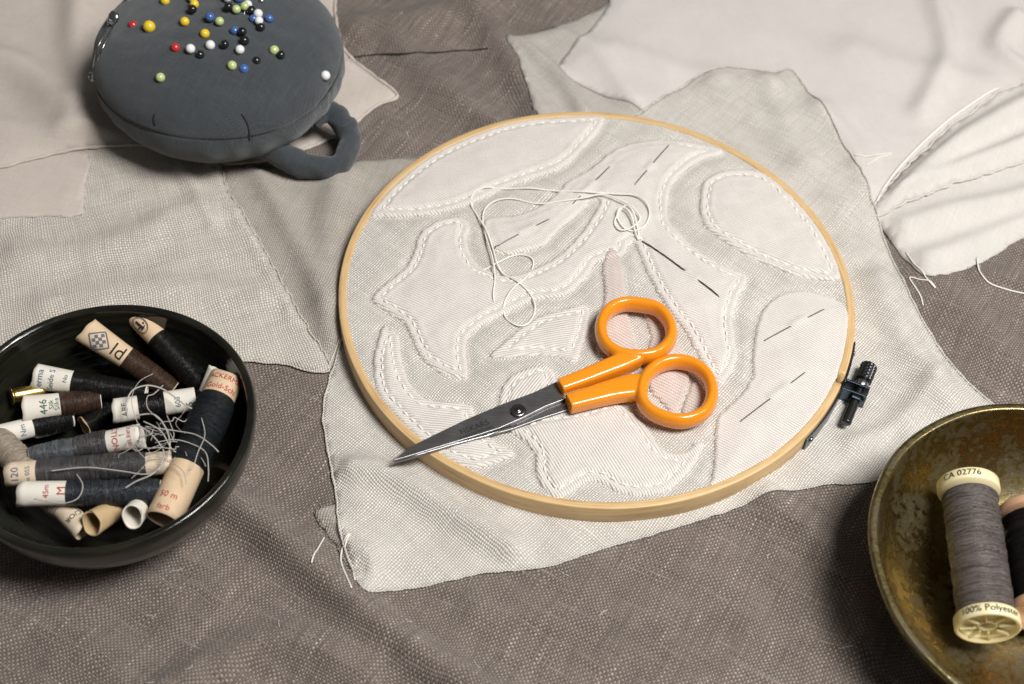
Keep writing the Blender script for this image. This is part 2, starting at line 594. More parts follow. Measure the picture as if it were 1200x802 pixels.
f = t.math('MULTIPLY_ADD', g, .7, t.math('MULTIPLY', g2, .3))
t.out(Base_Color=t.ramp(f, [(.3, (.40, .23, .085)), (.5, (.62, .42, .20)), (.7, (.72, .53, .29))]), Roughness=.42, Normal=t.bump(g, .008))
M['bamboo'] = t.m

WD = {
    'brown': winding('brown_silk', (.018, .010, .006), (.085, .048, .031), .34),
    'black': winding('black_silk', (.003, .003, .003), (.013, .012, .012), .32),
    'grey': winding('grey_silk', (.022, .021, .022), (.105, .10, .10), .32),
    'slate': winding('slate_silk', (.030, .033, .038), (.15, .16, .175), .3),
    'navy': winding('navy_silk', (.009, .010, .013), (.050, .056, .066), .32),
    'beige': winding('beige_silk', (.20, .15, .11), (.52, .44, .34), .32),
    'taupe': winding('taupe_polyester', (.030, .024, .022), (.175, .147, .135), .42, pitch=.03),
    'coal': winding('coal_cotton', (.004, .005, .006), (.014, .017, .020), .6, pitch=.04, spec=.25),
    'jet': winding('jet_thread', (.003, .003, .003), (.009, .008, .008), .5, spec=.3),
}

# ------------------------------------------------------------------ the table cloth
F = Field(-34, 34, -24, 34, 0.1)
X, Y = F.X, F.Y


def smoothstep(x):
    x = np.clip(x, 0, 1)
    return x * x * (3 - 2 * x)


FOLD = 1.7


def ridge(X, Y, pts, h, w, z=0.0, sharp=2.0):
    d = polydist(X, Y, catmull(PP(pts, z)[:, :2], 5))
    return h * FOLD * np.exp(-(d / (w * .85)) ** sharp)


def table_height(X, Y):
    H = 0.10 + 0.09 * wrinkle(X, Y, 3, 14, 2) + 0.03 * wrinkle(X, Y, 4, 4.5, 2) + .05 * np.maximum(0, wrinkle(X, Y, 9, 11, 2, True))
    for pts, h, w in [
        ([(262, 590), (330, 640), (420, 720), (500, 780), (580, 830)], .55, .75),
        ([(20, 690), (110, 672), (200, 688), (260, 690)], .10, .35),
        ([(150, 860), (240, 790), (330, 755), (420, 790)], .36, .8),
        ([(560, 720), (700, 735), (790, 718), (880, 730)], .12, .7),
        ([(900, 590), (960, 640), (1000, 700), (1010, 760)], .32, .8),
        ([(600, 830), (700, 780), (800, 770), (900, 800)], .12, .9),
        ([(1000, 830), (1050, 760), (1075, 720)], .05, .12),
        ([(470, 60), (520, 110), (575, 150), (640, 200)], .30, .9),
        ([(560, 20), (600, 80), (625, 130), (640, 180)], .35, .8),
        ([(420, 40), (500, 30), (600, -10), (680, -30)], .4, 1.2),
        ([(1085, 330), (1140, 380), (1200, 440), (1260, 480)], .25, 1.0),
        ([(1150, 330), (1210, 340), (1280, 360)], .18, .8),
        ([(-30, 740), (60, 740), (130, 790), (160, 850)], .2, 1.0),
    ]:
        H = H + ridge(X, Y, pts, h, w)
    return np.maximum(H, 0.005)


F.H = table_height(X, Y)
st = .2
xs = np.arange(-33, 33.01, st); ys = np.arange(-23, 33.01, st)
gx, gy = np.meshgrid(xs, ys)
gz = F.at(gx, gy)
idx = np.arange(gx.size).reshape(gx.shape)
fc = np.stack([idx[:-1, :-1], idx[:-1, 1:], idx[1:, 1:], idx[1:, :-1]], -1).reshape(-1, 4)
tag(obj('tablecloth', np.stack([gx, gy, gz], -1).reshape(-1, 3), fc.tolist(), M['grey_linen']),
    'brown grey woven linen spread under everything', None, None, 'structure')


# ------------------------------------------------------------------ loose cloths
def hair(mb, p, d, L, r=.011, sag=None, seg=4):
    """one loose thread from p along d"""
    n = 6
    side = np.array([-d[1], d[0]])
    k = random.uniform(-.9, .9)
    pts = []
    for i in range(n):
        s = i / (n - 1)
        q = p[:2] + d * L * s + side * k * L * s * s * .6
        z = max(F.at(q[0], q[1]) + .02, p[2] * (1 - s) + s * (F.at(q[0], q[1]) + .03)) + .05 * math.sin(s * 3.1) * random.random()
        pts.append((q[0], q[1], float(z)))
    mb.tube(pts, [r * (1 - .3 * i / n) for i in range(n)], seg)


def sheet(name, label, cat, outline, mat, z=.2, step=.2, thick=.045, folds=(), bend=.6, amp=.02, scale=5, seed=1, jag=.05, hem=0.0, settle=.7, fray=0.0, fray_len=.25, smooth_n=5, lift=0.0, parent=None, group=None, ridged=.0, world_pts=False, loc=None, sub=1):
    poly = np.asarray(outline, float) if world_pts else PP(outline, z)[:, :2]
    poly = resample(catmull(poly, smooth_n, True), .12, True)
    nr = np.roll(poly, -1, 0) - np.roll(poly, 1, 0)
    nr = np.stack([nr[:, 1], -nr[:, 0]], -1); nr /= np.linalg.norm(nr, axis=1)[:, None] + 1e-9
    r = np.random.default_rng(seed)
    n = len(poly)
    j = np.convolve(np.pad(r.normal(size=n), 3, 'wrap'), np.ones(3) / 3, 'same')[3:-3] * jag
    poly = poly + nr * j[:, None]
    area2 = np.sum(poly[:, 0] * np.roll(poly[:, 1], -1) - poly[:, 1] * np.roll(poly[:, 0], -1))
    sgn = 1 if area2 > 0 else -1
    Z = np.maximum(F.blur(F.H, bend), F.H + 0) + thick + .012
    Z = np.maximum(F.blur(Z, .25), F.H + thick + .012)
    add = 1.5 * amp * (1 + wrinkle(X, Y, seed, scale, 3)) + lift + .7 * amp * np.maximum(0, wrinkle(X, Y, seed + 77, scale * 1.3, 3, True))
    if ridged: add = add + ridged * np.maximum(0, wrinkle(X, Y, seed + 50, scale * 2.2, 2, True))
    for pts, h, w in folds: add = add + ridge(X, Y, pts, h, w, z)
    d = polydist(X, Y, poly, True)
    low = F.H + thick + .012
    k_ = smoothstep(d / settle) * .97 + .03
    Z = np.maximum(low + (Z + add - low) * k_, low)
    V, Fc = grid_in(poly, step)
    zz = F.at(V[:, 0], V[:, 1], Z)
    m = inside(X, Y, poly)
    base = np.array([poly[:, 0].mean(), poly[:, 1].mean(), 0.0]) if loc is None else np.asarray(loc, float)
    if parent is not None: base = np.zeros(3) if loc is None else base
    verts = np.column_stack([V, zz]) - base
    off = base if parent is None else None
    o = obj(name, verts, Fc, mat, parent, True, off)
    md = o.modifiers.new('thickness', 'SOLIDIFY'); md.thickness = thick * S; md.offset = -1
    Hn = F.H.copy(); Hn[m] = Z[m]
    # the cell just outside the edge stays low, so neighbours drape down
    edges = np.column_stack([poly, F.at(poly[:, 0], poly[:, 1], Z)])
    F.H = Hn
    if parent is None: tag(o, label, cat, group)
    if hem:
        hp_ = edges.copy(); r_ = hem * (.8 + .25 * np.sin(np.arange(n) * .9) * np.sin(np.arange(n) * .23))
        hp_[:, 2] += hem * .3
        mb = MB(); mb.tube(hp_, r_, 7, closed=True)
        obj('rolled_hem', np.array(mb.v) - base, mb.f, mat, o)
    if fray:
        mb = MB()
        for i in range(0, n):
            if random.random() < fray:
                d = nr[i] * sgn + np.array([random.gauss(0, .5), random.gauss(0, .5)]); d /= np.linalg.norm(d)
                L = fray_len * random.expovariate(1.2) * .6 + .06
                hair(mb, edges[i] - np.array([nr[i][0], nr[i][1], 0]) * sgn * .04, d, min(L, fray_len * 3))
        if mb.v:
            h = obj('frayed_threads', np.array(mb.v) - base, mb.f, mat, o)
            tag(h, kind='stuff')
    return o


sheet('linen_scrap', 'loosely woven beige linen scrap with frayed top edge, wedged between pincushion and hoop', 'cloth',
      [(225, 195), (300, 196), (370, 192), (440, 186), (500, 186), (540, 230), (520, 300), (480, 360), (400, 420), (378, 426), (310, 360), (255, 280)],
      M['mid_linen'], .25, fray=.5, fray_len=.22, seed=11, amp=.03,
      folds=[([(300, 200), (340, 270), (375, 350), (390, 400)], .22, .5), ([(400, 200), (385, 280), (390, 360)], .25, .8)])
sheet('linen_cloth', 'coarse natural linen cloth reaching under the cream cotton, its corner pointing at the hoop', 'cloth',
      [(-110, 140), (0, 130), (120, 130), (246, 170), (262, 215), (292, 262), (330, 330), (360, 385), (386, 434), (340, 428), (292, 421), (200, 425), (60, 430), (-120, 440)],
      M['left_linen'], .3, seed=21, thick=.07, hem=.05, settle=.4, amp=.035, scale=7, smooth_n=4,
      folds=[([(246, 170), (268, 225), (310, 300), (345, 365)], .25, .30), ([(20, 300), (120, 290), (220, 250)], .16, .8), ([(60, 360), (180, 340), (300, 350)], .18, .9),
             ([(215, 200), (232, 232), (250, 262)], .14, .35)], fray=.12, fray_len=.12)
sheet('cotton_patch', 'small square of smooth beige cotton lying on the coarse linen', 'cloth',
      [(-60, 190), (20, 172), (100, 176), (98, 212), (95, 247), (50, 249), (-10, 252), (-60, 252)], M['cream_cotton'], .5, seed=31, amp=.012, scale=3, jag=.05,
      thick=.03, smooth_n=3, fray=.25, fray_len=.08)
sheet('cotton_cloth', 'smooth cream cotton cloth with rolled front edge lying under the pincushion', 'cloth',
      [(-150, -120), (0, -120), (200, -120), (380, -80), (392, 10), (402, 52), (436, 82), (466, 106), (440, 118), (418, 136), (400, 150), (330, 178), (262, 186), (222, 180), (190, 170), (150, 169),
       (90, 174), (40, 184), (0, 195), (-60, 204), (-150, 200)],
      M['cream_cotton'], .5, seed=41, amp=.04, scale=9, hem=.085, jag=.012, thick=.04,
      folds=[([(-60, 60), (20, 80), (80, 130), (120, 190)], .5, 1.1), ([(100, -60), (90, 40), (105, 120)], .35, .9), ([(-80, 130), (0, 150), (70, 160)], .22, .8), ([(405, 70), (440, 85), (464, 104)], .25, .3)])
sheet('folded_scrap', 'greyish linen scrap folded over at the back beside the white sheet', 'cloth',
      [(594, 47), (640, 33), (700, 10), (760, -20), (800, 60), (780, 140), (740, 150), (690, 150), (632, 146), (618, 110), (606, 75)], M['back_linen'], .25, seed=51, amp=.04,
      folds=[([(596, 50), (640, 80), (668, 110), (690, 150)], .30, .45), ([(640, 36), (690, 60), (740, 120)], .2, .6)], fray=.2, fray_len=.12, smooth_n=3)
sheet('white_sheet', 'large smooth white cotton sheet spread flat behind the hoop', 'cloth',
      [(760, -110), (715, 0), (686, 40), (654, 80), (700, 107), (750, 128), (800, 150), (880, 230), (960, 260), (1040, 260), (1150, 230), (1330, 150), (1400, -110)],
      M['white_cotton'], .35, seed=61, amp=.03, scale=10, jag=.01, thick=.05, smooth_n=3, hem=.0,
      folds=[([(720, 60), (800, 85), (900, 100)], .15, .9), ([(1090, -20), (1110, 60), (1080, 130)], .25, .6), ([(1000, 60), (1060, 80), (1150, 100)], .2, 1.2), ([(960, 130), (1000, 180), (1010, 220)], .3, .8),
             ([(1190, 20), (1170, 60), (1230, 100)], .3, .6)])
sheet('cotton_strip', 'white cotton cloth with torn lower edge lying over the grey linen beside the hoop cloth', 'cloth',
      [(1028, 238), (1100, 205), (1200, 165), (1340, 120), (1360, 230), (1270, 255), (1200, 274), (1160, 298), (1120, 316), (1086, 324), (1068, 305), (1045, 270)],
      M['right_cotton'], .5, seed=71, amp=.04, scale=6, fray=.18, fray_len=.16, smooth_n=3,
      folds=[([(1050, 265), (1120, 245), (1210, 225), (1300, 200)], .25, .6), ([(1080, 300), (1150, 275), (1230, 245)], .15, .5)])
sheet('rolled_cloth', 'white cotton cloth with a corded edge folded on top of the torn one', 'cloth',
      [(1024, 236), (1048, 204), (1082, 170), (1120, 138), (1170, 104), (1240, 70), (1340, 20), (1350, 130), (1250, 165), (1200, 184), (1120, 208), (1060, 232), (1036, 243)],
      M['right_cotton'], .8, seed=81, amp=.04, scale=5, thick=.06, smooth_n=3, hem=.05, fray=.05, fray_len=.2,
      folds=[([(1050, 215), (1120, 165), (1220, 110), (1320, 70)], .35, .6), ([(1045, 230), (1120, 195), (1220, 155)], .25, .45)])
sheet('linen_corner', 'small frayed linen scrap peeping out at the torn corner of the hoop cloth', 'cloth',
      [(366, 601), (395, 592), (430, 590), (440, 650), (425, 690), (408, 668), (395, 640), (380, 622)], M['mid_linen'], .2, seed=91, amp=.03, fray=.7, fray_len=.35, step=.12, smooth_n=2,
      folds=[([(372, 602), (395, 620), (412, 660)], .2, .25)])

# ------------------------------------------------------------------ embroidery hoop and its cloth
HC = np.array([3.02, 1.88]); HR = 9.47; HZ = 1.02; RING_W = .29
hcloth = empty('hoop_cloth', (HC[0], HC[1], 0))
tag(hcloth, 'off white linen stretched in the bamboo hoop with stitched cotton shapes on it', 'embroidery')
HB = np.array([HC[0], HC[1], 0.0])
# margin that spreads out from under the ring
sheet('loose_margin', None, None,
      [(838, 84), (860, 80), (905, 86), (928, 82), (962, 132), (986, 176), (1004, 205), (1028, 252), (1046, 300), (1066, 342), (1092, 390), (1120, 430), (1150, 460), (1172, 485), (1110, 530),
       (1028, 562), (960, 567), (880, 588), (800, 614), (700, 643), (645, 662), (600, 667), (560, 671), (500, 685), (455, 691), (428, 697), (412, 668), (398, 620), (393, 575), (384, 525), (378, 482), (386, 445), (402, 400),
       (440, 330), (520, 230), (640, 170), (740, 137), (790, 108)],
      M['hoop_linen'], .3, step=.18, seed=101, amp=.03, scale=6, hem=.05, fray=.10, fray_len=.16, jag=.02, parent=hcloth, loc=HB, smooth_n=4,
      folds=[([(388, 552), (450, 556), (520, 597), (600, 645)], .30, .55), ([(1030, 330), (1060, 400), (1110, 470)], .26, .8), ([(1000, 520), (1050, 500), (1100, 440)], .2, .5),
             ([(900, 100), (930, 170), (990, 240)], .15, .7), ([(830, 100), (880, 140), (940, 200)], .18, .7), ([(405, 640), (430, 650), (440, 690)], .2, .3)])
# ring sits level; its underside is pressed into the folds
fh = Field(-9.6, 9.6, -9.6, 9.6, .06)
RX, RY = fh.X, fh.Y
rr = np.hypot(RX, RY)
fh.H = HZ - .02 + .02 * wrinkle(RX, RY, 5, 5, 3) + .012 * wrinkle(RX, RY, 6, 1.6, 2) * (rr < 8.8)


def hp(px, z=HZ + .05):
    return PP(px, z)[:, :2] - HC


circ = [(9.21 * math.cos(a), 9.21 * math.sin(a)) for a in np.linspace(0, 2 * math.pi, 400, endpoint=False)]
PATCH = {
    'upper_leaf': ([(430, 250), (440, 232), (452, 217), (490, 187), (530, 166), (577, 149), (620, 140), (670, 136), (704, 133), (708, 140), (703, 150), (690, 166), (668, 188), (650, 199), (620, 209), (585, 222), (552, 237), (515, 248), (475, 252)], 0, 'all'),
    'body': ([(436, 347), (450, 332), (465, 321), (476, 311), (485, 292), (490, 276), (500, 265), (518, 256), (540, 254), (551, 264), (547, 280), (552, 297), (563, 311), (585, 321), (605, 321), (627, 313), (652, 300), (672, 282),
              (688, 262), (703, 236), (694, 232), (684, 243), (668, 257), (652, 271), (638, 285), (618, 292), (592, 297), (574, 287), (568, 270), (570, 255), (602, 252), (630, 242), (652, 226), (664, 212), (682, 203), (700, 190), (714, 178), (728, 171), (750, 165),
              (782, 163), (815, 167), (838, 172), (848, 178), (822, 186), (801, 200), (788, 215), (783, 234), (784, 254), (792, 268), (815, 289), (850, 311), (873, 320), (876, 328), (867, 346), (859, 372), (862, 400), (865, 416), (857, 436),
              (845, 448), (832, 440), (825, 428), (816, 410), (800, 382), (780, 356), (760, 322), (745, 286), (738, 284), (730, 298), (714, 302), (698, 307), (690, 320), (671, 339), (655, 347), (627, 350), (592, 366), (562, 382), (548, 396),
              (546, 410), (548, 440), (538, 442), (518, 436), (497, 422), (489, 411), (482, 396), (472, 377), (456, 366), (438, 354)], 1, 'part'),
    'small_leaf': ([(574, 416), (590, 400), (608, 385), (632, 370), (662, 361), (688, 356), (691, 375), (684, 402), (674, 422), (655, 418), (632, 415), (602, 417)], 2, 'all'),
    'crescent': ([(449, 380), (458, 384), (467, 392), (469, 408), (473, 430), (482, 450), (496, 464), (515, 469), (550, 472), (557, 487), (566, 502), (580, 515), (604, 530), (584, 540), (558, 547), (530, 545), (500, 531), (472, 510), (450, 483), (441, 458), (437, 426), (440, 406)], 3, 'all'),
    'bud': ([(584, 480), (585, 465), (590, 450), (602, 437), (622, 429), (640, 427), (650, 436), (652, 455), (645, 475), (615, 490)], 5, 'all'),
    'lower_leaf': ([(596, 500), (614, 515), (627, 532), (627, 548), (633, 566), (646, 588), (656, 586), (668, 577), (690, 564), (707, 566), (725, 576), (752, 580), (781, 574), (802, 556), (820, 533), (826, 518), (814, 518), (805, 527), (790, 530),
                    (773, 522), (763, 506), (752, 492), (720, 470), (680, 478), (630, 486)], 4, 'all'),
    'plain_lobe': ([(940, 340), (962, 344), (984, 352), (1000, 368), (1004, 390), (994, 418), (975, 458), (950, 492), (917, 533), (887, 556), (836, 573), (836, 550), (840, 492), (852, 477), (872, 457), (882, 438), (882, 420), (887, 382), (897, 358), (918, 343)], 0, None),
    'eye_leaf': ([(820, 234), (824, 213), (840, 202), (865, 198), (892, 201), (915, 211), (940, 229), (955, 247), (966, 272), (978, 300), (985, 322), (978, 327), (950, 325), (920, 317), (887, 303), (862, 290), (842, 276), (827, 264), (821, 250)], 1, 'all'),
    'strip_leaf': ([(715, 290), (724, 300), (731, 316), (733, 348), (738, 374), (747, 405), (752, 432), (735, 440), (706, 425), (699, 398), (702, 370), (708, 345), (706, 312)], 'p', None),
    'inner_leaf': ([(756, 366), (772, 372), (797, 402), (809, 436), (803, 462), (791, 486), (776, 471), (762, 456), (758, 420), (762, 392)], 'p', None),
    'far_leaf': ([(812, 447), (824, 452), (832, 470), (826, 490), (806, 497), (799, 480), (806, 460)], 'p', None),
}


patches = {}
PINNED = PP([(555, 240), (690, 180), (760, 150), (805, 155), (770, 230), (700, 240), (640, 300), (560, 310)], HZ)[:, :2]
STITCH = []
for nm, (px, mi, st) in PATCH.items():
    poly = hp(px)
    q = np.hypot(poly[:, 0], poly[:, 1]); k = q > 9.22
    poly[k] *= (9.22 / q[k])[:, None]
    poly = resample(catmull(poly, 5, True), .1, True)
    q = np.hypot(poly[:, 0], poly[:, 1]); k = q > 9.24
    poly[k] *= (9.24 / q[k])[:, None]
    sg = int(np.abs(poly).sum() * 10) % 1000
    rz = np.random.default_rng(sg)
    nr = np.roll(poly, -1, 0) - np.roll(poly, 1, 0); nr = np.stack([nr[:, 1], -nr[:, 0]], -1); nr /= np.linalg.norm(nr, axis=1)[:, None] + 1e-9
    poly = poly + nr * (rz.normal(size=len(poly)) * .012)[:, None]
    patches[nm] = (poly, mi, st)

# the cloth sinks a little between the raised shapes
SINK = np.zeros(RX.shape)
for nm, (poly, mi, st) in patches.items():
    SINK = np.maximum(SINK, smoothstep(1 - polydist(RX, RY, poly, True) / .35) * 1.0)
insideall = np.zeros(RX.shape, bool)
for nm, (poly, mi, st) in patches.items(): insideall |= inside(RX, RY, poly)
fh.H = fh.H - .085 * SINK * (~insideall) * (rr < 9.0)
V, Fc = grid_in(np.array(circ), .12)
zp = fh.at(V[:, 0], V[:, 1])
obj('stretched_panel', np.column_stack([V, zp]), Fc, M['hoop_linen'], hcloth)

ND = [((744, 217), (785, 169)), ((670, 240), (715, 195)), ((580, 289), (644, 257)), ((896, 399), (966, 363)), ((868, 494), (944, 437)), ((749, 279), (843, 348))]
gaps = [(.33, .52), (.24, .62), (.42, .74), (.42, .70), (.42, .76), (.58, .74)]
for nm, (poly, mi, st) in patches.items():
    V, Fc = grid_in(poly, .07)
    d = polydist(V[:, 0], V[:, 1], poly, True)
    prof = .085 * np.sqrt(np.clip(1 - (1 - np.clip(d / .09, 0, 1)) ** 2, 0, 1)) + .06 * smoothstep((d - .2) / .9)
    seed = int(abs(poly[0, 0]) * 100)
    prof += (.028 * wrinkle(V[:, 0], V[:, 1], seed, 2.4, 3) + .03 * wrinkle(V[:, 0], V[:, 1], seed + 3, 4, 2, True)) * smoothstep((d - .1) / .4)
    if st:
        free = np.zeros(len(V), bool)
        if st == 'part': free = inside(V[:, 0] + HC[0], V[:, 1] + HC[1], PINNED)
        prof -= .045 * np.exp(-((d - .30) / .08) ** 2) * ~free
        prof += .02 * np.exp(-((d - .46) / .09) ** 2) + .035 * wrinkle(V[:, 0], V[:, 1], seed + 5, .7, 2) * np.exp(-((d - .32) / .22) ** 2)
    for (a, b), (g0, g1) in zip(ND, gaps):
        A, B = hp([a, b])
        mid = [A + (B - A) * (g0 + (g1 - g0) * s) for s in (.15, .5, .85)]
        dd = polydist(V[:, 0], V[:, 1], mid)
        prof += .07 * np.exp(-(dd / .16) ** 2) * (d > .2)
    zz = fh.at(V[:, 0], V[:, 1]) + np.maximum(prof, -.01)
    rad_ = np.hypot(V[:, 0], V[:, 1])
    zz = np.where(rad_ > 9.0, np.minimum(zz, HZ + .10), zz)
    mat = M['pink_twill'] if mi == 'p' else TW[mi]
    po = obj('applique_patch', np.column_stack([V, zz]), Fc, mat, hcloth)
    patches[nm] += (po,)
    ins = inside(RX, RY, poly)
    dR = polydist(RX, RY, poly, True)
    pr = .085 * np.sqrt(np.clip(1 - (1 - np.clip(dR / .09, 0, 1)) ** 2, 0, 1)) + .06 * smoothstep((dR - .2) / .9)
    if st: pr -= .045 * np.exp(-((dR - .30) / .08) ** 2)
    fh.H = np.where(ins, fh.H + pr, fh.H)

# running stitches along each stitched shape
for nm, (poly, mi, st, po) in patches.items():
    if not st: continue
    nr = np.roll(poly, -2, 0) - np.roll(poly, 2, 0); nr = np.stack([nr[:, 1], -nr[:, 0]], -1); nr /= np.linalg.norm(nr, axis=1)[:, None] + 1e-9
    a2 = np.sum(poly[:, 0] * np.roll(poly[:, 1], -1) - poly[:, 1] * np.roll(poly[:, 0], -1))
    path = poly - nr * (.31 if a2 > 0 else -.31)
    ok = polydist(path[:, 0], path[:, 1], poly, True) > .26
    path = path[ok]
    mb = MB()
    L = 0.0; i = 0
    path = np.vstack([path, path[:1]])
    seg = np.linalg.norm(np.diff(path, axis=0), axis=1); s = np.concatenate([[0], np.cumsum(seg)])
    pos = 0.1
    while pos < s[-1] - .4:
        ln = random.uniform(.20, .32)
        tt = np.linspace(pos, pos + ln, 6)
        q = np.stack([np.interp(tt, s, path[:, k]) for k in range(2)], -1)
        pos += ln + random.uniform(.09, .16)
        if np.linalg.norm(q[-1] - q[0]) < .7 * ln or np.hypot(*q[0]) > 9.1: continue
        if st == 'part':
            wpx = q[0] + HC
            # the pinned arm of the shape carries no stitches
            if inside(np.array([wpx[0]]), np.array([wpx[1]]), PP([(555, 240), (690, 180), (760, 150), (805, 155), (770, 230), (700, 240), (640, 300), (560, 310)], HZ)[:, :2])[0]: continue
        jit = random.gauss(0, .02)
        dv = q[-1] - q[0]; dv = np.array([-dv[1], dv[0]]) / (np.linalg.norm(dv) + 1e-9) * jit
        zc = fh.at(q[:, 0], q[:, 1])
        pts = [(q[k, 0] + dv[0], q[k, 1] + dv[1], float(zc[k]) + [-.02, .022, .034, .034, .022, -.02][k]) for k in range(6)]
        mb.tube(pts, [.020, .034, .038, .038, .034, .020], 6)
    if mb.v:
        tag(mb.build('running_stitch', M['cotton_thread'], po), kind='stuff')

# the wooden ring
hoop = empty('embroidery_hoop', (HC[0], HC[1], 0))
tag(hoop, 'round bamboo embroidery hoop with a steel tightening screw', 'embroidery hoop')


def ring(name, r0, r1, z0, z1, a0=0.0, a1=2 * math.pi, mat=None, bev=.05):
    w = bev
    prof = [(r0, z0 + w), (r0 + w * .3, z0 + w * .3), (r0 + w, z0), (r1 - w, z0), (r1 - w * .3, z0 + w * .3), (r1, z0 + w), (r1 + .015, (z0 + z1) / 2), (r1, z1 - w), (r1 - w * .3, z1 - w * .3), (r1 - w, z1), (r0 + w, z1), (r0 + w * .3, z1 - w * .3), (r0, z1 - w)]
    n = 260; v = []; f = []; k = len(prof)
    full = abs(a1 - a0 - 2 * math.pi) < 1e-6
    for i in range(n if full else n + 1):
        a = a0 + (a1 - a0) * i / n
        wob = .03 * math.sin(3 * a + 1) + .015 * math.sin(7 * a)
        for r, z in prof: v.append(((r + wob * .5) * math.cos(a), (r + wob * .5) * math.sin(a), z))
    N_ = n if full else n + 1
    for i in range(n):
        j = (i + 1) % N_
        for q in range(k):
            l = (q + 1) % k
            f.append((i * k + q, j * k + q, j * k + l, i * k + l))
    if not full:
        f.append(tuple(range(k))); f.append(tuple((N_ - 1) * k + q for q in range(k))[::-1])
    return obj(name, v, f, mat or M['bamboo'], hoop)


SP = P(984, 447, .9)[:2] - HC
PHI = math.atan2(SP[1], SP[0])
gapa = .022
ring('outer_ring', HR - RING_W, HR, .06, HZ + .03, PHI + gapa, PHI + 2 * math.pi - gapa)
ring('inner_ring', HR - RING_W - .33, HR - RING_W - .06, .06, HZ - .12)
# screw fitting, local frame: x = radial out, y = tangent (towards larger angle), z = up
fit = empty('clamp_fitting', (math.cos(PHI) * HR, math.sin(PHI) * HR, 0), Matrix.Rotation(PHI, 3, 'Z'))
fit.parent = hoop
M['blued'] = plain('blued_steel', (.10, .13, .16), .3, 1.0, vary=.2, scale=300)
for sgn_ in (1, -1):
    mb = MB()
    # strap that follows the ring, then a lug bent outwards
    L0, L1 = (.10, 2.0) if sgn_ > 0 else (.10, 2.9)
    pts = []
    nseg = 14
    for i in range(nseg + 1):
        s = L0 + (L1 - L0) * i / nseg
        a = sgn_ * s / HR
        for rad_, zz in ((HR + .03, .24), (HR + .09, .24), (HR + .09, .88), (HR + .03, .88)):
            pts.append((rad_ * math.cos(a) - HR, rad_ * math.sin(a), zz))
    fcs = []
    for i in range(nseg):
        for q in range(4):
            l = (q + 1) % 4
            fcs.append((i * 4 + q, i * 4 + l, (i + 1) * 4 + l, (i + 1) * 4 + q))
    fcs += [(3, 2, 1, 0), tuple(nseg * 4 + q for q in range(4))]
    mb.add(pts, fcs)
    y0 = sgn_ * .16; y1 = sgn_ * .24
    v, f = box(.04, .95, min(y0, y1), max(y0, y1), .22, .90)
    mb.add(v, f)
    o = mb.build('bracket', M['blued'], fit, smooth=False); bevel(o, .02)
    a = sgn_ * (L1 - .3) / HR
    v, f = lathe_cap([(.12, 0), (.12, .03), (.08, .07), (.02, .085)], 16)
    R3 = Matrix.Rotation(a, 3, 'Z') @ Matrix.Rotation(math.pi / 2, 3, 'Y')
    v = [tuple(R3 @ Vector(p) + Vector(((HR + .09) * math.cos(a) - HR, (HR + .09) * math.sin(a), .55))) for p in v]
    obj('rivet', v, f, M['steel'], fit)
# screw along the tangent
YR = Matrix.Rotation(-math.pi / 2, 3, 'X')


def along_y(prof, seg, x=.62, z=.60):
    v, f = lathe_cap(prof, seg)
    return [tuple(YR @ Vector(p) + Vector((x, 0, z))) for p in v], f


v, f = along_y([(.10, -1.45), (.155, -1.40)] + [(.155 if i % 2 else .172, -1.38 + i * .028) for i in range(62)], 20)
obj('threaded_rod', v, f, M['dark_steel'], fit)
v, f = along_y([(.26, -.40), (.28, -.36), (.28, -.28), (.26, -.25)], 6)
obj('nut', v, f, M['blued'], fit, smooth=False)
v, f = along_y([(.16, .24), (.20, .30), (.24, .50), (.20, .62)], 28)
obj('collar', v, f, M['steel'], fit)
kv, kf = [], []
nk, ns = 40, 22
for i in range(ns + 1):
    y = .62 + .82 * i / ns
    e = 1.0
    if i > ns - 3: e = math.sqrt(max(0, 1 - ((i - ns + 3) / 3.3) ** 2))
    for k in range(nk):
        a = 2 * math.pi * k / nk
        bumpk = .022 if (k % 4 < 2) ^ (i % 4 < 2) else 0
        r = (.285 + bumpk) * e
        kv.append((.62 + r * math.cos(a), y, .60 + r * math.sin(a)))
for i in range(ns):
    for k in range(nk):
        l = (k + 1) % nk
        kf.append((i * nk + k, (i + 1) * nk + k, (i + 1) * nk + l, i * nk + l))
kf.append(tuple(range(nk))); kf.append(tuple(ns * nk + k for k in range(nk))[::-1])
obj('knurled_head', kv, kf, M['dark_steel'], fit, smooth=False)

# pins and the threaded needle, running over and under the cotton
pin_lbl = ['steel pin through the cotton shape between the eye shaped leaf and the hoop rim',
           'steel pin holding the cotton shape next to the tip of the upper leaf',
           'steel pin in the narrow pointed cotton arm beside the looping thread',
           'steel pin higher up on the plain cotton lobe beside the clamp screw',
           'steel pin lower down on the plain cotton lobe beside the clamp screw',
           'dark sewing needle with white thread through its eye, run into the cotton shape']


def hz(x, y):
    return float(fh.at(x - HC[0], y - HC[1]))


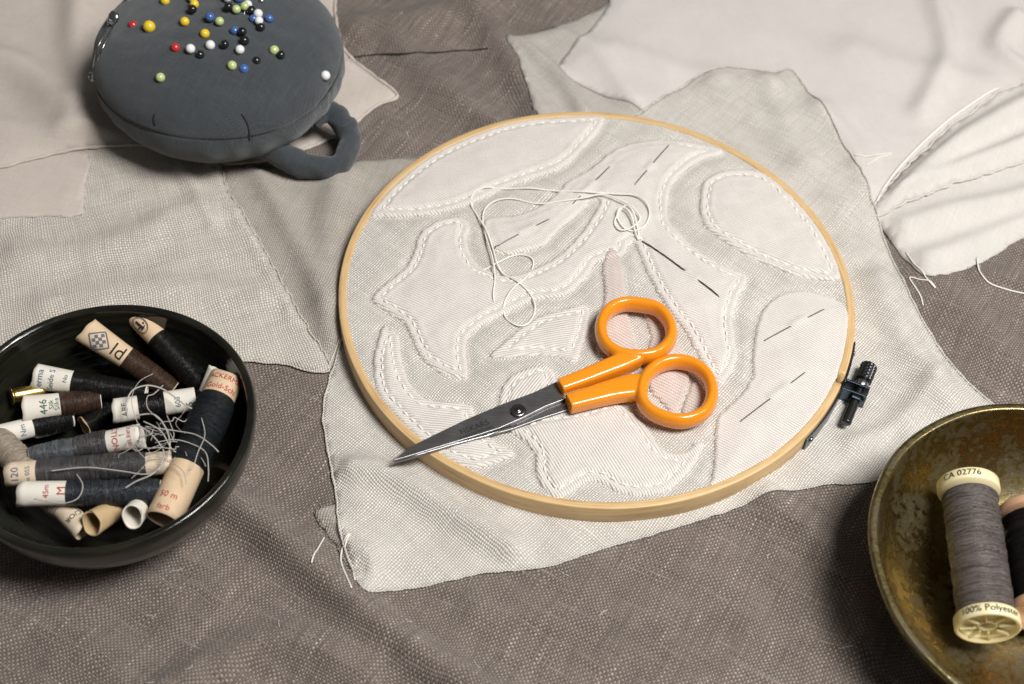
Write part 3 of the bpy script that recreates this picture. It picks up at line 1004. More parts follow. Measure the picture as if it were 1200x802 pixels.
for i, ((a, b), (g0, g1)) in enumerate(zip(ND, gaps)):
    A, B = PP([a, b], HZ + .12)[:, :2]
    pts = []
    for s in np.linspace(-.06, 1.06, 45):
        q = A + (B - A) * s
        up_ = .05
        z = hz(*q)
        if g0 < s < g1: dz = up_ - .20 * min(1, 8 * min(s - g0, g1 - s))
        elif s < 0 or s > 1: dz = up_ - .09 * min(1, abs(s if s < 0 else s - 1) * 25) - .04
        else: dz = up_
        pts.append((q[0], q[1], z + dz))
    pts = np.array(pts)
    if i == 5: pts = pts[4:]
    base = np.array([*A, hz(*A)])
    mb = MB()
    r = .021 if i < 5 else .028
    n = len(pts)
    mb.tube(pts - base, [r * (1 if k < n - 5 else .3 + .7 * (n - 1 - k) / 5) for k in range(n)], 8)
    o = mb.build('sewing_needle' if i == 5 else 'sewing_pin', M['pin_steel'], None, True, base)
    tag(o, pin_lbl[i], 'needle' if i == 5 else 'pin', None if i == 5 else 'pins in the hoop embroidery')


def thread_on(px, zs, r=.03, n=10, seg=6):
    """thread through pixel points lying zs above the embroidery"""
    w = []
    for (x, y), dz in zip(px, zs):
        q = P(x, y, HZ + .1 + dz)
        w.append((q[0], q[1], hz(q[0], q[1]) + .04 + dz))
    return catmull(np.array(w), n)


mb = MB()
c1 = [(748, 281), (744, 270), (741, 258), (735, 247), (727, 245), (723, 254), (729, 266), (741, 271), (755, 266), (761, 252), (757, 238), (744, 230), (722, 228), (700, 226), (680, 225), (650, 221), (620, 219), (592, 218), (570, 219), (555, 226),
      (552, 236), (560, 252), (570, 270), (578, 290), (582, 306), (590, 318), (606, 330), (620, 342), (627, 356), (624, 370), (614, 379), (602, 378), (592, 368), (591, 355), (600, 340), (616, 325), (624, 312), (624, 302), (612, 296), (598, 298), (584, 306), (570, 312), (560, 320)]
z1 = [.02, .10, .16, .20, .14, .06, .03, .03, .03, .06, .10, .08, .05, .06, .08, .05, .05, .05, .06, .06, .05, .05, .05, .06, .10, .06, .05, .04, .03, .02, .02, .02, .02, .03, .08, .03, .03, .03, .03, .03, .06, .03, -.02]
mb.tube(thread_on(c1, z1), .034, 6)
c2 = [(749, 281), (747, 268), (742, 250), (734, 242), (726, 249), (720, 262), (726, 270), (738, 268), (750, 258), (742, 245), (728, 236), (706, 228), (685, 232), (660, 236), (630, 236), (600, 231), (580, 234), (568, 244), (566, 258), (571, 280), (577, 300), (580, 325), (578, 345), (579, 355)]
z2 = [.02, .06, .24, .22, .10, .02, .06, .10, .12, .16, .14, .12, .10, .04, .03, .03, .05, .05, .08, .10, .16, .06, .02, -.02]
mb.tube(thread_on(c2, z2), .034, 6)
bz = P(748, 281, HZ)
o = obj('sewing_thread', np.array(mb.v) - bz, mb.f, M['cotton_thread'], None, True, bz)
tag(o, 'loose white doubled thread looping from the needle across the embroidery', 'thread')

# ------------------------------------------------------------------ scissors
SZ = HZ + .16
sc_base = P(612, 480, SZ)
sc = empty('scissors', sc_base)
tag(sc, 'small pointed scissors with glossy orange handles lying on the embroidery', 'scissors')


def SPX(pts, z):
    return PP(pts, z) - sc_base


def blade(pxs, z, th, name, edge_px):
    top = SPX(pxs, z); n = len(top)
    c = top.mean(0)
    ins_ = top.copy()
    v = [tuple(p) for p in top] + [(p[0], p[1], p[2] - th) for p in top]
    f = [tuple(range(n)), tuple(range(n, 2 * n))[::-1]] + [(i, n + i, n + (i + 1) % n, (i + 1) % n) for i in range(n)]
    bm = bmesh.new()
    vs_ = [bm.verts.new(p) for p in v]
    for q in f: bm.faces.new([vs_[i] for i in q])
    bmesh.ops.recalc_face_normals(bm, faces=bm.faces)
    vv = [tuple(x.co) for x in bm.verts]; bm.verts.index_update(); ff = [[q.index for q in fa.verts] for fa in bm.faces]
    bm.free()
    o = obj(name, vv, ff, M['blade'], sc, smooth=False); bevel(o, .018, 2)
    return o


t = NT('blade_steel'); co = t.coord()
br = t.noise(t.mapping(co, (300, 4000, 300), (0, 0, math.radians(-22))), 1.0, 3.0)
b2 = t.noise(co, 90, 3.0)
t.out(Base_Color=t.ramp(br, [(.3, (.20, .195, .19)), (.7, (.30, .295, .29))]), Metallic=.95, Roughness=t.math('MULTIPLY_ADD', b2, .2, .30), Normal=t.bump(br, .002))
M['blade'] = t.m
b1 = blade([(460, 540), (480, 524), (508, 510), (545, 492), (590, 473), (625, 460), (668, 440), (700, 430), (704, 448), (664, 467), (640, 476), (612, 490), (585, 502), (550, 513), (510, 525), (478, 535)], SZ + .16, .12, 'blade', None)
b2_ = blade([(461, 542), (480, 535), (530, 521), (580, 505), (600, 484), (640, 470), (668, 462), (700, 452), (704, 470), (664, 481), (630, 492), (600, 503), (560, 514), (520, 525), (484, 536)], SZ + .02, .11, 'blade', None)
mb = MB()
e = SPX([(462, 541), (490, 533), (530, 521), (570, 510.5), (606, 497.5)], SZ + .085)
mb.tube(e, [.006, .028, .032, .032, .02], 6, flat=(.7, 1.2))
mb.build('ground_edge', M['steel'], b1)
# pivot screw
pv = SPX([(607, 482)], SZ + .16)[0]
v, f = lathe([(.0, .095), (.07, .095), (.075, .07), (.15, .075), (.20, .085), (.24, .05), (.26, 0)], 32)
v = [(x * 1.12 + pv[0], y * 1.12 + pv[1], z + pv[2]) for x, y, z in v]
obj('pivot_screw', v, f, M['pivot'], sc)
# etched lettering on the blade
def flat_text(s, size, p0, p1, z, mat, parent, base, name='lettering', flip=False):
    tv, tf = text_mesh(s, size)
    A, B = P(*p0, z), P(*p1, z)
    d = (B - A)[:2]; d /= np.linalg.norm(d); nn = np.array([-d[1], d[0]])
    C = (A + B) / 2
    v = [(C[0] + d[0] * x + nn[0] * y - base[0], C[1] + d[1] * x + nn[1] * y - base[1], z - base[2]) for x, y, _ in tv]
    return obj(name, v, tf, mat, parent, smooth=False)


flat_text('FISKARS', .30, (540, 507), (572, 495), SZ + .166, M['etch'], b1, sc_base)
flat_text('STAINLESS FINLAND', .14, (538, 514), (578, 500), SZ + .166, M['etch'], b1, sc_base)


def handle(ring_px, rw, rh, arm_px, arm_w, zc):
    c = resample(catmull(SPX(ring_px, zc), 8, True), .12, True)
    mb = MB()
    ang = np.linspace(0, 2 * math.pi, len(c), endpoint=False)
    mb.tube(c, rw, 16, closed=True, flat=(rh / rw, 1.0))
    a = SPX(arm_px, zc - .06)
    n = len(a)
    a_ = catmull(a, 6)
    w_ = np.interp(np.linspace(0, n - 1, len(a_)), range(n), arm_w)
    v, f = sweep(a_, w_, 20, True, False, (1.0, 1.0))
    # rounded-rectangle section, lower than it is wide
    vv = []
    for i in range(len(a_)):
        for k in range(20):
            p = np.array(v[i * 20 + k]) - a_[i]
            lat = p.copy(); lat[2] = 0
            ln = np.linalg.norm(lat)
            s = p[2] / w_[i]
            hh = .30 + .04 * (i / len(a_))
            cz = math.copysign(abs(s) ** .5, s) * hh
            cl = (abs(ln / w_[i]) ** .55)
            q = a_[i] + (lat / (ln + 1e-9)) * cl * w_[i] + np.array([0, 0, cz])
            vv.append(q)
    mb.add(vv, f)
    o = mb.build('handle', M['orange'], sc)
    md = o.modifiers.new('fuse', 'REMESH'); md.mode = 'VOXEL'; md.voxel_size = .028 * S; md.use_smooth_shade = True
    md = o.modifiers.new('soften', 'SMOOTH'); md.factor = .5; md.iterations = 14
    return o


HZC = SZ + .34
handle([(704, 384), (712, 366), (730, 357), (752, 358), (772, 364), (785, 381), (785, 400), (770, 415), (748, 419), (725, 415), (709, 403)], .225, .36,
       [(656, 455), (680, 446), (705, 436), (728, 427), (748, 420)], [.27, .30, .33, .35, .28], HZC)
handle([(751, 462), (756, 444), (770, 430), (792, 424), (814, 429), (830, 444), (834, 466), (824, 485), (800, 494), (774, 489), (757, 478)], .225, .36,
       [(666, 474), (690, 467), (715, 460), (738, 455), (757, 453)], [.30, .35, .40, .47, .40], HZC)

# ------------------------------------------------------------------ pincushion
PC = P(258, 76, 2.6); PC = np.array([PC[0], PC[1], 2.75])
PRr = np.array([4.95, 4.95, 2.55])
cush_base = np.array([PC[0], PC[1], .3])
cush = empty('pincushion', cush_base)
tag(cush, 'round slate blue fabric pincushion stuck full of coloured pins', 'pincushion')
nu, nv = 260, 170
v, f = [], []
creases = []
for pl in ([(183, 146), (182, 140), (184, 133)], [(283, 134), (290, 146), (293, 165)], [(378, 92), (386, 104), (387, 120)]):
    creases.append([ray_ellipsoid(x, y, PC, PRr)[0] for x, y in pl])
cr_pts = np.array([p for c in creases for p in resample(np.array(c), .08)])
ZS = .35           # seam height above the middle
pts = []
for j in range(nv + 1):
    th = -math.pi / 2 + math.pi * j / nv
    for i in range(nu):
        a = 2 * math.pi * i / nu
        ct = math.copysign(abs(math.cos(th)) ** .85, math.cos(th)); stt = math.copysign(abs(math.sin(th)) ** .85, math.sin(th))
        if th < 0: stt *= .93
        pts.append((PRr[0] * ct * math.cos(a), PRr[1] * ct * math.sin(a), PRr[2] * stt))
pts = np.array(pts)
nrm = pts / PRr ** 2; nrm /= np.linalg.norm(nrm, axis=1)[:, None]
aa = np.arctan2(pts[:, 1], pts[:, 0])
seamz = ZS + .12 * np.sin(3 * aa + .5)
off = -.06 * np.exp(-((pts[:, 2] - seamz) / .045) ** 2)
off += .10 * wrinkle(pts[:, 0] + pts[:, 2] * .6, pts[:, 1] - pts[:, 2] * .4, 5, 5, 3) + .035 * wrinkle(pts[:, 0], pts[:, 1] + pts[:, 2], 8, 1.8, 2)
low = np.clip((seamz - pts[:, 2]) / 1.5, 0, 1)
off += .07 * low * np.sin(aa * 23 + 2 * np.sin(aa * 5)) * np.exp(-((pts[:, 2] - seamz + .5) / .7) ** 2)
wp = pts + PC
for s_ in range(0, len(wp), 4000):
    d = np.sqrt(((wp[s_:s_ + 4000, None] - cr_pts[None]) ** 2).sum(-1)).min(1)
    off[s_:s_ + 4000] -= .09 * np.exp(-(d / .09) ** 2)
pts = pts + nrm * off[:, None] + (PC - cush_base)
f = [(j * nu + i, j * nu + (i + 1) % nu, (j + 1) * nu + (i + 1) % nu, (j + 1) * nu + i) for j in range(nv) for i in range(nu)]
obj('cushion', pts, f, M['slate_cloth'], cush)
# seam thread along the front
mb = MB()
for k in range(150):
    a0 = math.radians(180 + 190 * k / 150)
    a1 = a0 + math.radians(.8)
    seg_ = []
    for a in (a0, (a0 + a1) / 2, a1):
        zz = ZS + .12 * math.sin(3 * a + .5)
        c_ = math.sqrt(max(0, 1 - (abs(zz / PRr[2]) ** (1 / .85)) ** 2)) ** .85
        r_ = PRr[0] * c_ - .02
        seg_.append((r_ * math.cos(a), r_ * math.sin(a), zz + PC[2] - cush_base[2]))
    mb.tube(seg_, .022, 5)
tag(mb.build('seam_stitches', M['dark_thread'], cush), kind='stuff')
for c_ in creases[:2]:
    q_ = resample(catmull(np.array(c_), 6), .1)
    nn_ = (q_ - PC) / PRr ** 2; nn_ /= np.linalg.norm(nn_, axis=1)[:, None]
    q_ = q_ - cush_base
    for k_ in range(len(q_)):                   # lay the line on the real, bulged surface
        w_ = pts[((pts - q_[k_]) ** 2).sum(1).argmin()]
        q_[k_] += nn_[k_] * ((w_ - q_[k_]) @ nn_[k_] + .03)
    mb = MB(); mb.tube(q_, .026, 5)
    mb.build('crease_shade', M['dark_thread'], cush)  # dark line standing in for the shade in the crease, not sewn thread
# hanging loop
lp = []
for (x, y, z) in [(300, 160, 1.7), (325, 178, 1.3), (350, 192, .9), (378, 197, .8), (400, 190, .8), (410, 171, .9), (406, 152, 1.15), (397, 139, 1.5), (386, 132, 1.7), (365, 136, 1.7)]:
    lp.append(P(x, y, z) - cush_base)
lp = catmull(np.array(lp), 8)
w_ = .56 + .05 * np.sin(np.linspace(0, 12, len(lp))) + .03 * np.sin(np.linspace(0, 41, len(lp)))
lp[:, 0] += .03 * np.sin(np.linspace(0, 33, len(lp)))
mb = MB(); mb.tube(lp, w_, 22, flat=(1.0, .75))
lv = np.array(mb.v); lv += .10 * np.stack([wrinkle(lv[:, 0], lv[:, 1] + lv[:, 2], k_, 1.0, 3) for k_ in (1, 2, 3)], -1); mb.v = lv.tolist()
obj('hanging_loop', mb.v, mb.f, M['slate_cloth'], cush)

PINS = {
    'red': ((.50, .035, .025), [(140.7, 4.7), (158, 32.7), (207, 59)]),
    'yellow': ((.80, .55, .03), [(156, 2.7), (194.7, 4), (217.7, 29.3), (240.7, 42.3), (228.7, 9)]),
    'white': ((.80, .80, .78), [(227, 2), (266.7, 2.7), (290, 9), (302, 20), (302.7, 30), (225, 62), (247, 56), (281, 63), (377, 90)]),
    'black': ((.012, .012, .013), [(226.7, 15.7), (268, 14), (294, 17), (305, 36), (235, 66.7), (263.7, 56.7), (283.7, 42.7), (286, 51.7), (300, 74), (327, 69)]),
    'blue': ((.06, .13, .36), [(280, 2.7), (247, 25.7), (275, 39), (314.7, 25), (296.7, 25), (285.7, 83)]),
    'pale green': ((.50, .58, .24), [(277, 16), (286.7, 14), (257.7, 29.3), (320, 63), (272, 80), (191, 94)]),
}


def ico(r, sub=2):
    bm = bmesh.new(); bmesh.ops.create_icosphere(bm, subdivisions=sub, radius=r)
    v = [tuple(x.co) for x in bm.verts]; f = [[q.index for q in fa.verts] for fa in bm.faces]; bm.free()
    return v, f


SOL = {(377, 90): ('white ball head pin stuck apart from the rest, close to the short curved crease'),
       (191, 94): ('pale green ball head pin stuck apart from the others on the bare cushion front')}
pin_mats = {}


def ball_pin(c, x, y, r, label, group, off):
    q, n_ = ray_ellipsoid(x, y, PC, PRr, off)
    if q is None: return
    ax = Vector(n_) + Vector((random.gauss(0, .25), random.gauss(0, .25), 0)); ax.normalize()
    e_ = empty('ball_pin', q, ax.to_track_quat('Z', 'Y').to_matrix())
    tag(e_, label, 'pin', group)
    v, f = ico(r); obj('head', v, f, pin_mats[c], e_)
    v, f = sweep([(0, 0, 0), (0, 0, -.8), (0, 0, -1.6)], [.03, .03, .005], 6); obj('shaft', v, f, M['steel'], e_)


ALLP = [(c, p) for c, (_, l) in PINS.items() for p in l] + [('large yellow', (178, 36.7))]
PLAB = {}
for c, p in ALLP:
    nb = sorted((math.dist(p, q), d) for d, q in ALLP if q != p)
    PLAB[p] = '%s ball head pin in the pincushion, its two closest neighbours %s' % (c, ('both ' + nb[0][1]) if nb[0][1] == nb[1][1] else nb[0][1] + ' and ' + nb[1][1])
for c, (colr, lst) in PINS.items():
    pin_mats[c] = plain('pin_head_' + c.replace(' ', '_'), colr, .22, vary=.03, coat=.3)
    for x, y in lst:
        lb = SOL.get((x, y), PLAB[(x, y)])
        ball_pin(c, x, y, random.uniform(.17, .195), lb, None if (x, y) in SOL else '%s pins in the pincushion' % c, random.uniform(.12, .28))
ball_pin('yellow', 178, 36.7, .245, 'extra large yellow ball head pin stuck in the slate pincushion', None, .25)
v, f = ico(.13)
q, n_ = ray_ellipsoid(306, 4, PC, PRr, .1)
e_ = empty('flat_pin', q, Vector(n_).to_track_quat('Z', 'Y').to_matrix()); tag(e_, 'small plain steel headed pin among the coloured pins in the pincushion', 'pin')
obj('head', v, f, M['steel'], e_); v, f = sweep([(0, 0, 0), (0, 0, -.8), (0, 0, -1.5)], [.03, .03, .005], 6); obj('shaft', v, f, M['steel'], e_)
# safety pin hanging on the cushion flank


def P_at_y(x, y, Yw):
    lo, hi = 0.0, 12.0
    for _ in range(40):
        mid_ = (lo + hi) / 2
        if P(x, y, mid_)[1] > Yw: lo = mid_
        else: hi = mid_
    return P(x, y, lo)


sp0 = ray_ellipsoid(137, 26, PC, PRr * 1.03, .22)[0]; sp1 = P_at_y(109, 86, PC[1] - 1.2)
sb = (sp0 + sp1) / 2
spn = empty('safety_pin', sb); tag(spn, 'steel safety pin fixed on the side of the slate pincushion', 'safety pin')
dr = (sp1 - sp0); dr /= np.linalg.norm(dr); sd = np.cross(dr, [0, 0, 1]); sd /= np.linalg.norm(sd)
loop = [sp1 + dr * .12 + (dr * math.sin(a) * .16 + np.cross(dr, sd) * 0 - sd * math.cos(a) * .16) for a in np.linspace(-1.0, 4.2 + math.pi, 22)]
mids = []
for x_, y_ in ((130, 44), (120, 65)):
    h_ = ray_ellipsoid(x_, y_, PC, PRr * 1.03, .2)[0]
    mids.append(h_ if h_ is not None else P_at_y(x_, y_, PC[1] - .8))
mb = MB(); mb.tube(catmull(np.array([sp0 - sd * .16] + [q - sd * .1 for q in mids] + loop + [q + sd * .12 for q in mids[::-1]] + [sp0 + sd * .2]), 4) - sb, .03, 7)
obj('wire', mb.v, mb.f, M['steel'], spn)
mb = MB(); mb.tube(np.array([sp0 - dr * .25, sp0 - dr * .05, sp0 + dr * .25]) - sb, [.18, .26, .22], 12, flat=(.5, 1))
obj('clasp', mb.v, mb.f, M['steel'], spn)

# ------------------------------------------------------------------ black bowl and its bobbins
BC = np.array([-12.94, -6.58]); BZ = float(F.at(BC[0], BC[1])) + .02
BH = 3.5
bowl_base = np.array([BC[0], BC[1], BZ])
H_ = BH - BZ
prof = [(0, .0), (2.3, 0), (2.45, .06), (2.55, .22), (3.1, .45), (3.8, .95), (4.35, 1.6), (4.68, 2.3), (4.82, 2.9), (4.86, H_ - .18), (4.82, H_ - .05), (4.74, H_), (4.64, H_ - .03), (4.57, H_ - .12), (4.54, 2.9), (4.42, 2.3), (4.10, 1.65), (3.55, 1.0), (2.9, .58), (2.0, .34), (0, .28)]
pr = catmull(np.array(prof), 4)
v, f = lathe(pr, 120)
v = np.array(v); ang = np.arctan2(v[:, 1], v[:, 0])
v[:, 2] += .03 * np.sin(2 * ang + 1) * (v[:, 2] / H_); v[:, :2] *= (1 + .004 * np.sin(3 * ang))[:, None]
o = obj('bowl', v, f, M['glaze'], None, True, bowl_base)
tag(o, 'shiny black glazed ceramic bowl filled with old thread bobbins', 'bowl')


def bowl_z(r):
    ip = np.array(prof[11:])[::-1]
    return float(np.interp(r, ip[:, 0], ip[:, 1])) + BZ


camv = Vector(CAM)


def frame_axis(A, B):
    """matrix whose z runs A->B and whose x faces the camera"""
    z = Vector(B - A).normalized()
    mid = Vector((A + B) / 2)
    tc = (camv - mid).normalized()
    x = (tc - z * tc.dot(z)).normalized()
    y = z.cross(x)
    return Matrix((x, y, z)).transposed()


def wrap_text(s, size, mat, parent, r, zc, dirn='axis', ang0=0.0, name='lettering', flip=False, rz=None):
    tv, tf = text_mesh(s, size)
    sg = -1 if flip else 1
    v = []
    for x, y, _ in tv:
        if dirn == 'axis': zz, w = zc + sg * x, -sg * y        # baseline along the axis
        else: zz, w = zc - sg * y, -sg * x                     # baseline round the tube
        a = ang0 + w / r
        R_ = (r if rz is None else rz(zz, a)) + .02
        v.append((R_ * math.cos(a), R_ * math.sin(a), zz))
    return obj(name, v, tf, mat, parent, smooth=False)


tube_radius = {}


def bobbin(label, A, B, r, tubes, winds, texts=(), papers='paper_white', group='thread bobbins in the black bowl', taper=1.0, dent=.0):
    """A, B = (px, py, z) of the axis ends. tubes: (t0, t1, material); winds: (t0, t1, material, bulge); t runs 0..1 along the axis"""
    a, b = P(*A), P(*B)
    L = float(np.linalg.norm(b - a))
    Mx = frame_axis(a, b)
    e_ = empty('thread_bobbin', a, Mx)
    tag(e_, label, 'bobbin', group)
    rad_at = lambda z: r * (1 + (taper - 1) * z / L)
    rs = random.uniform(0, 6)
    full = lambda z, an: rad_at(z) * (1 + dent * math.cos(2 * an + rs) * max(0, 1 - z / L * 2.5) + .012 * math.sin(3 * an + rs + z))
    th = .05
    seg = 30
    vs_, fs_ = [], []
    # hollow paper tube
    nz = 26
    for side in (0, 1):
        for i in range(nz + 1):
            z = L * i / nz
            for k in range(seg):
                an = 2 * math.pi * k / seg
                rr_ = full(z, an)
                if side: rr_ -= th
                zz = z
                if i == 0: zz += .05 * math.sin(an + rs) + .02 * math.sin(4 * an)
                vs_.append((rr_ * math.cos(an), rr_ * math.sin(an), zz))
    W = (nz + 1) * seg
    for i in range(nz):
        for k in range(seg):
            l = (k + 1) % seg
            fs_.append((i * seg + k, i * seg + l, (i + 1) * seg + l, (i + 1) * seg + k))
            fs_.append((W + i * seg + k, W + (i + 1) * seg + k, W + (i + 1) * seg + l, W + i * seg + l))
    for k in range(seg):
        l = (k + 1) % seg
        fs_.append((k, W + k, W + l, l)); fs_.append((nz * seg + k, nz * seg + l, W + nz * seg + l, W + nz * seg + k))
    tube = obj('paper_tube', vs_, fs_, M[papers], e_)
    for (t0, t1, mat, bulge) in winds:
        pr_ = []
        n = 40
        w1 = random.uniform(0, 6)
        for i in range(n + 1):
            s = i / n
            z = L * (t0 + (t1 - t0) * s)
            env = min(1, s / .10, (1 - s) / .10) ** .6 if 0 < s < 1 else 0
            pr_.append((rad_at(z) + .008 + bulge * env * (.85 + .15 * math.sin(s * 9 + w1)) + .012 * env * random.uniform(-1, 1), z))
        mb = MB()
        mb.add(*lathe(pr_, 40))
        pa = np.array(pr_)
        for q in range(16):                       # strands that cross the layers below
            za, zb = sorted((random.uniform(.04, .96), random.uniform(.04, .96)))
            if random.random() < .5: za, zb = zb, za
            a0 = random.uniform(0, 6.28); turns = random.uniform(1.2, 3.5)
            tt = np.linspace(0, 1, int(turns * 16))
            zz = pa[0, 1] + (pa[-1, 1] - pa[0, 1]) * (za + (zb - za) * tt)
            rr_ = np.interp(zz, pa[:, 1], pa[:, 0]) + .006
            mb.tube(np.stack([rr_ * np.cos(a0 + tt * turns * 6.283), rr_ * np.sin(a0 + tt * turns * 6.283), zz], -1), .011, 4)
        mb.build('thread_winding', WD[mat], e_)
    for tx in texts:
        s, size, ink, tz, dirn, a0, fl = tx
        wrap_text(s, size, M[ink], tube, rad_at(L * tz) * 1.0, L * tz, dirn, a0, flip=fl, rz=full)
    tube_radius[tube.name] = full
    return e_, tube, L


# lower layer first, hidden mostly
bobbin('black bobbin lying lowest under the tan one with checked stamp', (98, 500, 1.2), (150, 470, 1.2), .36, [], [(.05, .95, 'black', .1)], papers='card')
bobbin('dark brown bobbin at the bottom under the cluster of white tubes', (120, 520, 1.1), (215, 505, 1.1), .36, [], [(.1, .9, 'jet', .12)], papers='card')
bobbin('black bobbin at the bottom beside the wide black one', (205, 470, 1.3), (235, 545, 1.0), .34, [], [(.1, .9, 'jet', .12)], papers='card')
bobbin('black wound bobbin with a grey white paper end leaning at the bowl wall', (-4, 511, 2.0), (84, 489, 1.4), .34, [], [(.46, .98, 'black', .08)], [('Nm', .26, 'blue_ink', .32, 'ring', .1, False)], dent=.04)
bobbin('thick bobbin of beige satin thread under the grey ones', (99, 622, 1.75), (-6, 512, 2.05), .36, [], [(.22, 1.0, 'beige', .16)], [('C/OR', .24, 'black_ink', .1, 'ring', .2, False)], papers='paper_cream')
bobbin('brown wound bobbin whose white paper end has green print', (27, 480, 2.15), (118, 468, 1.75), .43, [], [(.47, .99, 'brown', .04)],
       [('446', .34, 'green_ink', .26, 'ring', .0, False), ('Silk', .22, 'green_ink', .36, 'ring', -.1, False), ('Silke', .22, 'green_ink', .43, 'ring', -.1, False)], dent=.10, taper=.8)
bobbin('black wound bobbin whose white paper end has blue print', (40, 441, 2.35), (172, 462, 1.75), .42, [], [(.34, .99, 'black', .03)],
       [('erma', .30, 'blue_ink', .07, 'ring', .1, False), ('Seide S', .26, 'blue_ink', .17, 'ring', .1, False), ('No', .2, 'blue_ink', .29, 'ring', -.2, False)], taper=.75, dent=.06)
# leaning at the far wall
E1, T1, L1_ = bobbin('brown bobbin with long tan paper end stamped with a checked diamond', (100, 386, 3.2), (203, 458, 1.5), .42, [], [(.46, .99, 'brown', .02)],
                     [('Id', .66, 'black_ink', .37, 'axis', .0, False)], papers='paper_tan', taper=.85, dent=.12)
E2, T2, L2_ = bobbin('black bobbin with tan paper end carrying a stamped oval', (157, 367, 2.85), (243, 458, 1.7), .40, [], [(.32, .99, 'black', .04)], [], papers='paper_tan', taper=.9, dent=.05)


def on_tube(parent, polys, r, zc, mat, a0=0.0, name='stamp'):
    mb = MB()
    for pl in polys:
        fr = tube_radius[parent.name]
        pts = []
        for x, y in pl:
            q_ = fr(zc + x, a0 + y / r) + .02
            pts.append((q_ * math.cos(a0 + y / r), q_ * math.sin(a0 + y / r), zc + x))
        mb.add(pts, [tuple(range(len(pts)))])
    return obj(name, mb.v, mb.f, mat, parent, smooth=False)


sq = []
d_ = .25
for i in range(4):
    for j in range(4):
        if (i + j) % 2 == 0:
            x0, y0 = (i - 2) * d_ / 2, (j - 2) * d_ / 2
            q = [(x0, y0), (x0 + d_ / 2, y0), (x0 + d_ / 2, y0 + d_ / 2), (x0, y0 + d_ / 2)]
            sq.append([((x - y) * .62, (x + y) * .62) for x, y in q])
for k in range(4):
    c_ = [(-1.15, 0), (0, -1.15), (1.15, 0), (0, 1.15)]
    a_, b_ = np.array(c_[k]) * .28, np.array(c_[(k + 1) % 4]) * .28
    nn = np.array([-(b_ - a_)[1], (b_ - a_)[0]]); nn = nn / np.linalg.norm(nn) * .022
    a_, b_ = a_ * 1.25, b_ * 1.25
    for w in range(6):
        p0_, p1_ = a_ + (b_ - a_) * w / 6, a_ + (b_ - a_) * (w + 1) / 6
        sq.append([tuple(p0_ + nn), tuple(p1_ + nn), tuple(p1_ - nn), tuple(p0_ - nn)])
on_tube(T1, sq, .415, L1_ * .17, M['blue_ink'], .15)
ov = []
for k in range(28):
    a, b = 2 * math.pi * k / 28, 2 * math.pi * (k + 1) / 28
    for ra, rb in ((.24, .33), (.20, .28)):
        wv = .022 if ra > .22 else .010
        ov.append([(rb * math.cos(a), ra * math.sin(a)), (rb * math.cos(b), ra * math.sin(b)), ((rb - wv) * math.cos(b), (ra - wv) * math.sin(b)), ((rb - wv) * math.cos(a), (ra - wv) * math.sin(a))])
ov.append([(-.20, -.02), (.18, -.06), (.18, .04), (-.2, .06)]); ov.append([(-.02, -.16), (.05, -.16), (.08, .14), (.01, .14)])
ov.append([(.10, -.12), (.14, -.12), (.16, .1), (.12, .1)])
on_tube(T2, ov, .395, L2_ * .16, M['black_ink'], .35)

bobbin('bobbin wound black in the middle with white paper at both ends, under the tangled thread', (133, 482, 2.45), (229, 468, 2.2), .40, [], [(.30, .62, 'black', .03)],
       [('ABE', .26, 'green_ink', .14, 'ring', .0, False), ('603', .24, 'blue_ink', .78, 'ring', .0, False), ('5', .3, 'blue_ink', .92, 'ring', .3, False)], dent=.05)
bobbin('white paper tube standing behind the wide black bobbin', (256, 434, 2.7), (238, 480, 1.9), .36, [], [(.6, .98, 'coal', .1)], [('35', .2, 'blue_ink', .25, 'ring', .3, False)])
bobbin('slate grey bobbin whose white paper end has red print', (167, 511, 2.75), (36, 534, 2.25), .42, [], [(.30, .60, 'grey', .03), (.60, .99, 'slate', .03)],
       [('CTION', .27, 'red_ink', .22, 'ring', .25, False), ('SURE SEI', .17, 'red_ink', .09, 'ring', .2, False)], taper=.62, dent=.07)
bobbin('long grey bobbin with paper showing at both ends, between two slate ones', (9, 556, 2.55), (203, 542, 2.45), .38, [], [(.18, .84, 'grey', .05)],
       [('120', .32, 'blue_ink', .06, 'ring', .1, False), ('m 055', .2, 'blue_ink', .135, 'ring', .1, False)], papers='paper_cream')
bobbin('dark blue grey bobbin with white paper end printed in red', (23, 579, 2.6), (190, 576, 2.3), .40, [], [(.33, .62, 'navy', .02), (.62, .99, 'navy', .05)],
       [('- 45m', .24, 'red_ink', .20, 'ring', .0, False), ('M', .36, 'red_ink', .305, 'ring', -.2, False)], taper=.9)
bobbin('wide bobbin of black cotton with pinkish paper label on both ends', (266, 444, 2.75), (191, 610, 2.3), .56, [], [(.15, .64, 'coal', .10)],
       [('ACKERMA', .25, 'red_ink', .045, 'ring', .1, False), ('Gold-Schl', .27, 'red_ink', .115, 'ring', .1, False), ('50 m', .28, 'red_ink', .88, 'ring', .3, False), ('farb', .26, 'red_ink', .96, 'ring', .3, False)], papers='paper_tan')
bobbin('thick brown cardboard tube with its open end showing', (107, 614, 2.35), (139, 594, 1.6), .38, [], [], papers='card', dent=.08)
bobbin('crumpled white paper tube with its open end showing', (155, 606, 2.5), (172, 584, 1.7), .36, [], [(.35, .98, 'black', .05)], papers='paper_white', dent=.12)
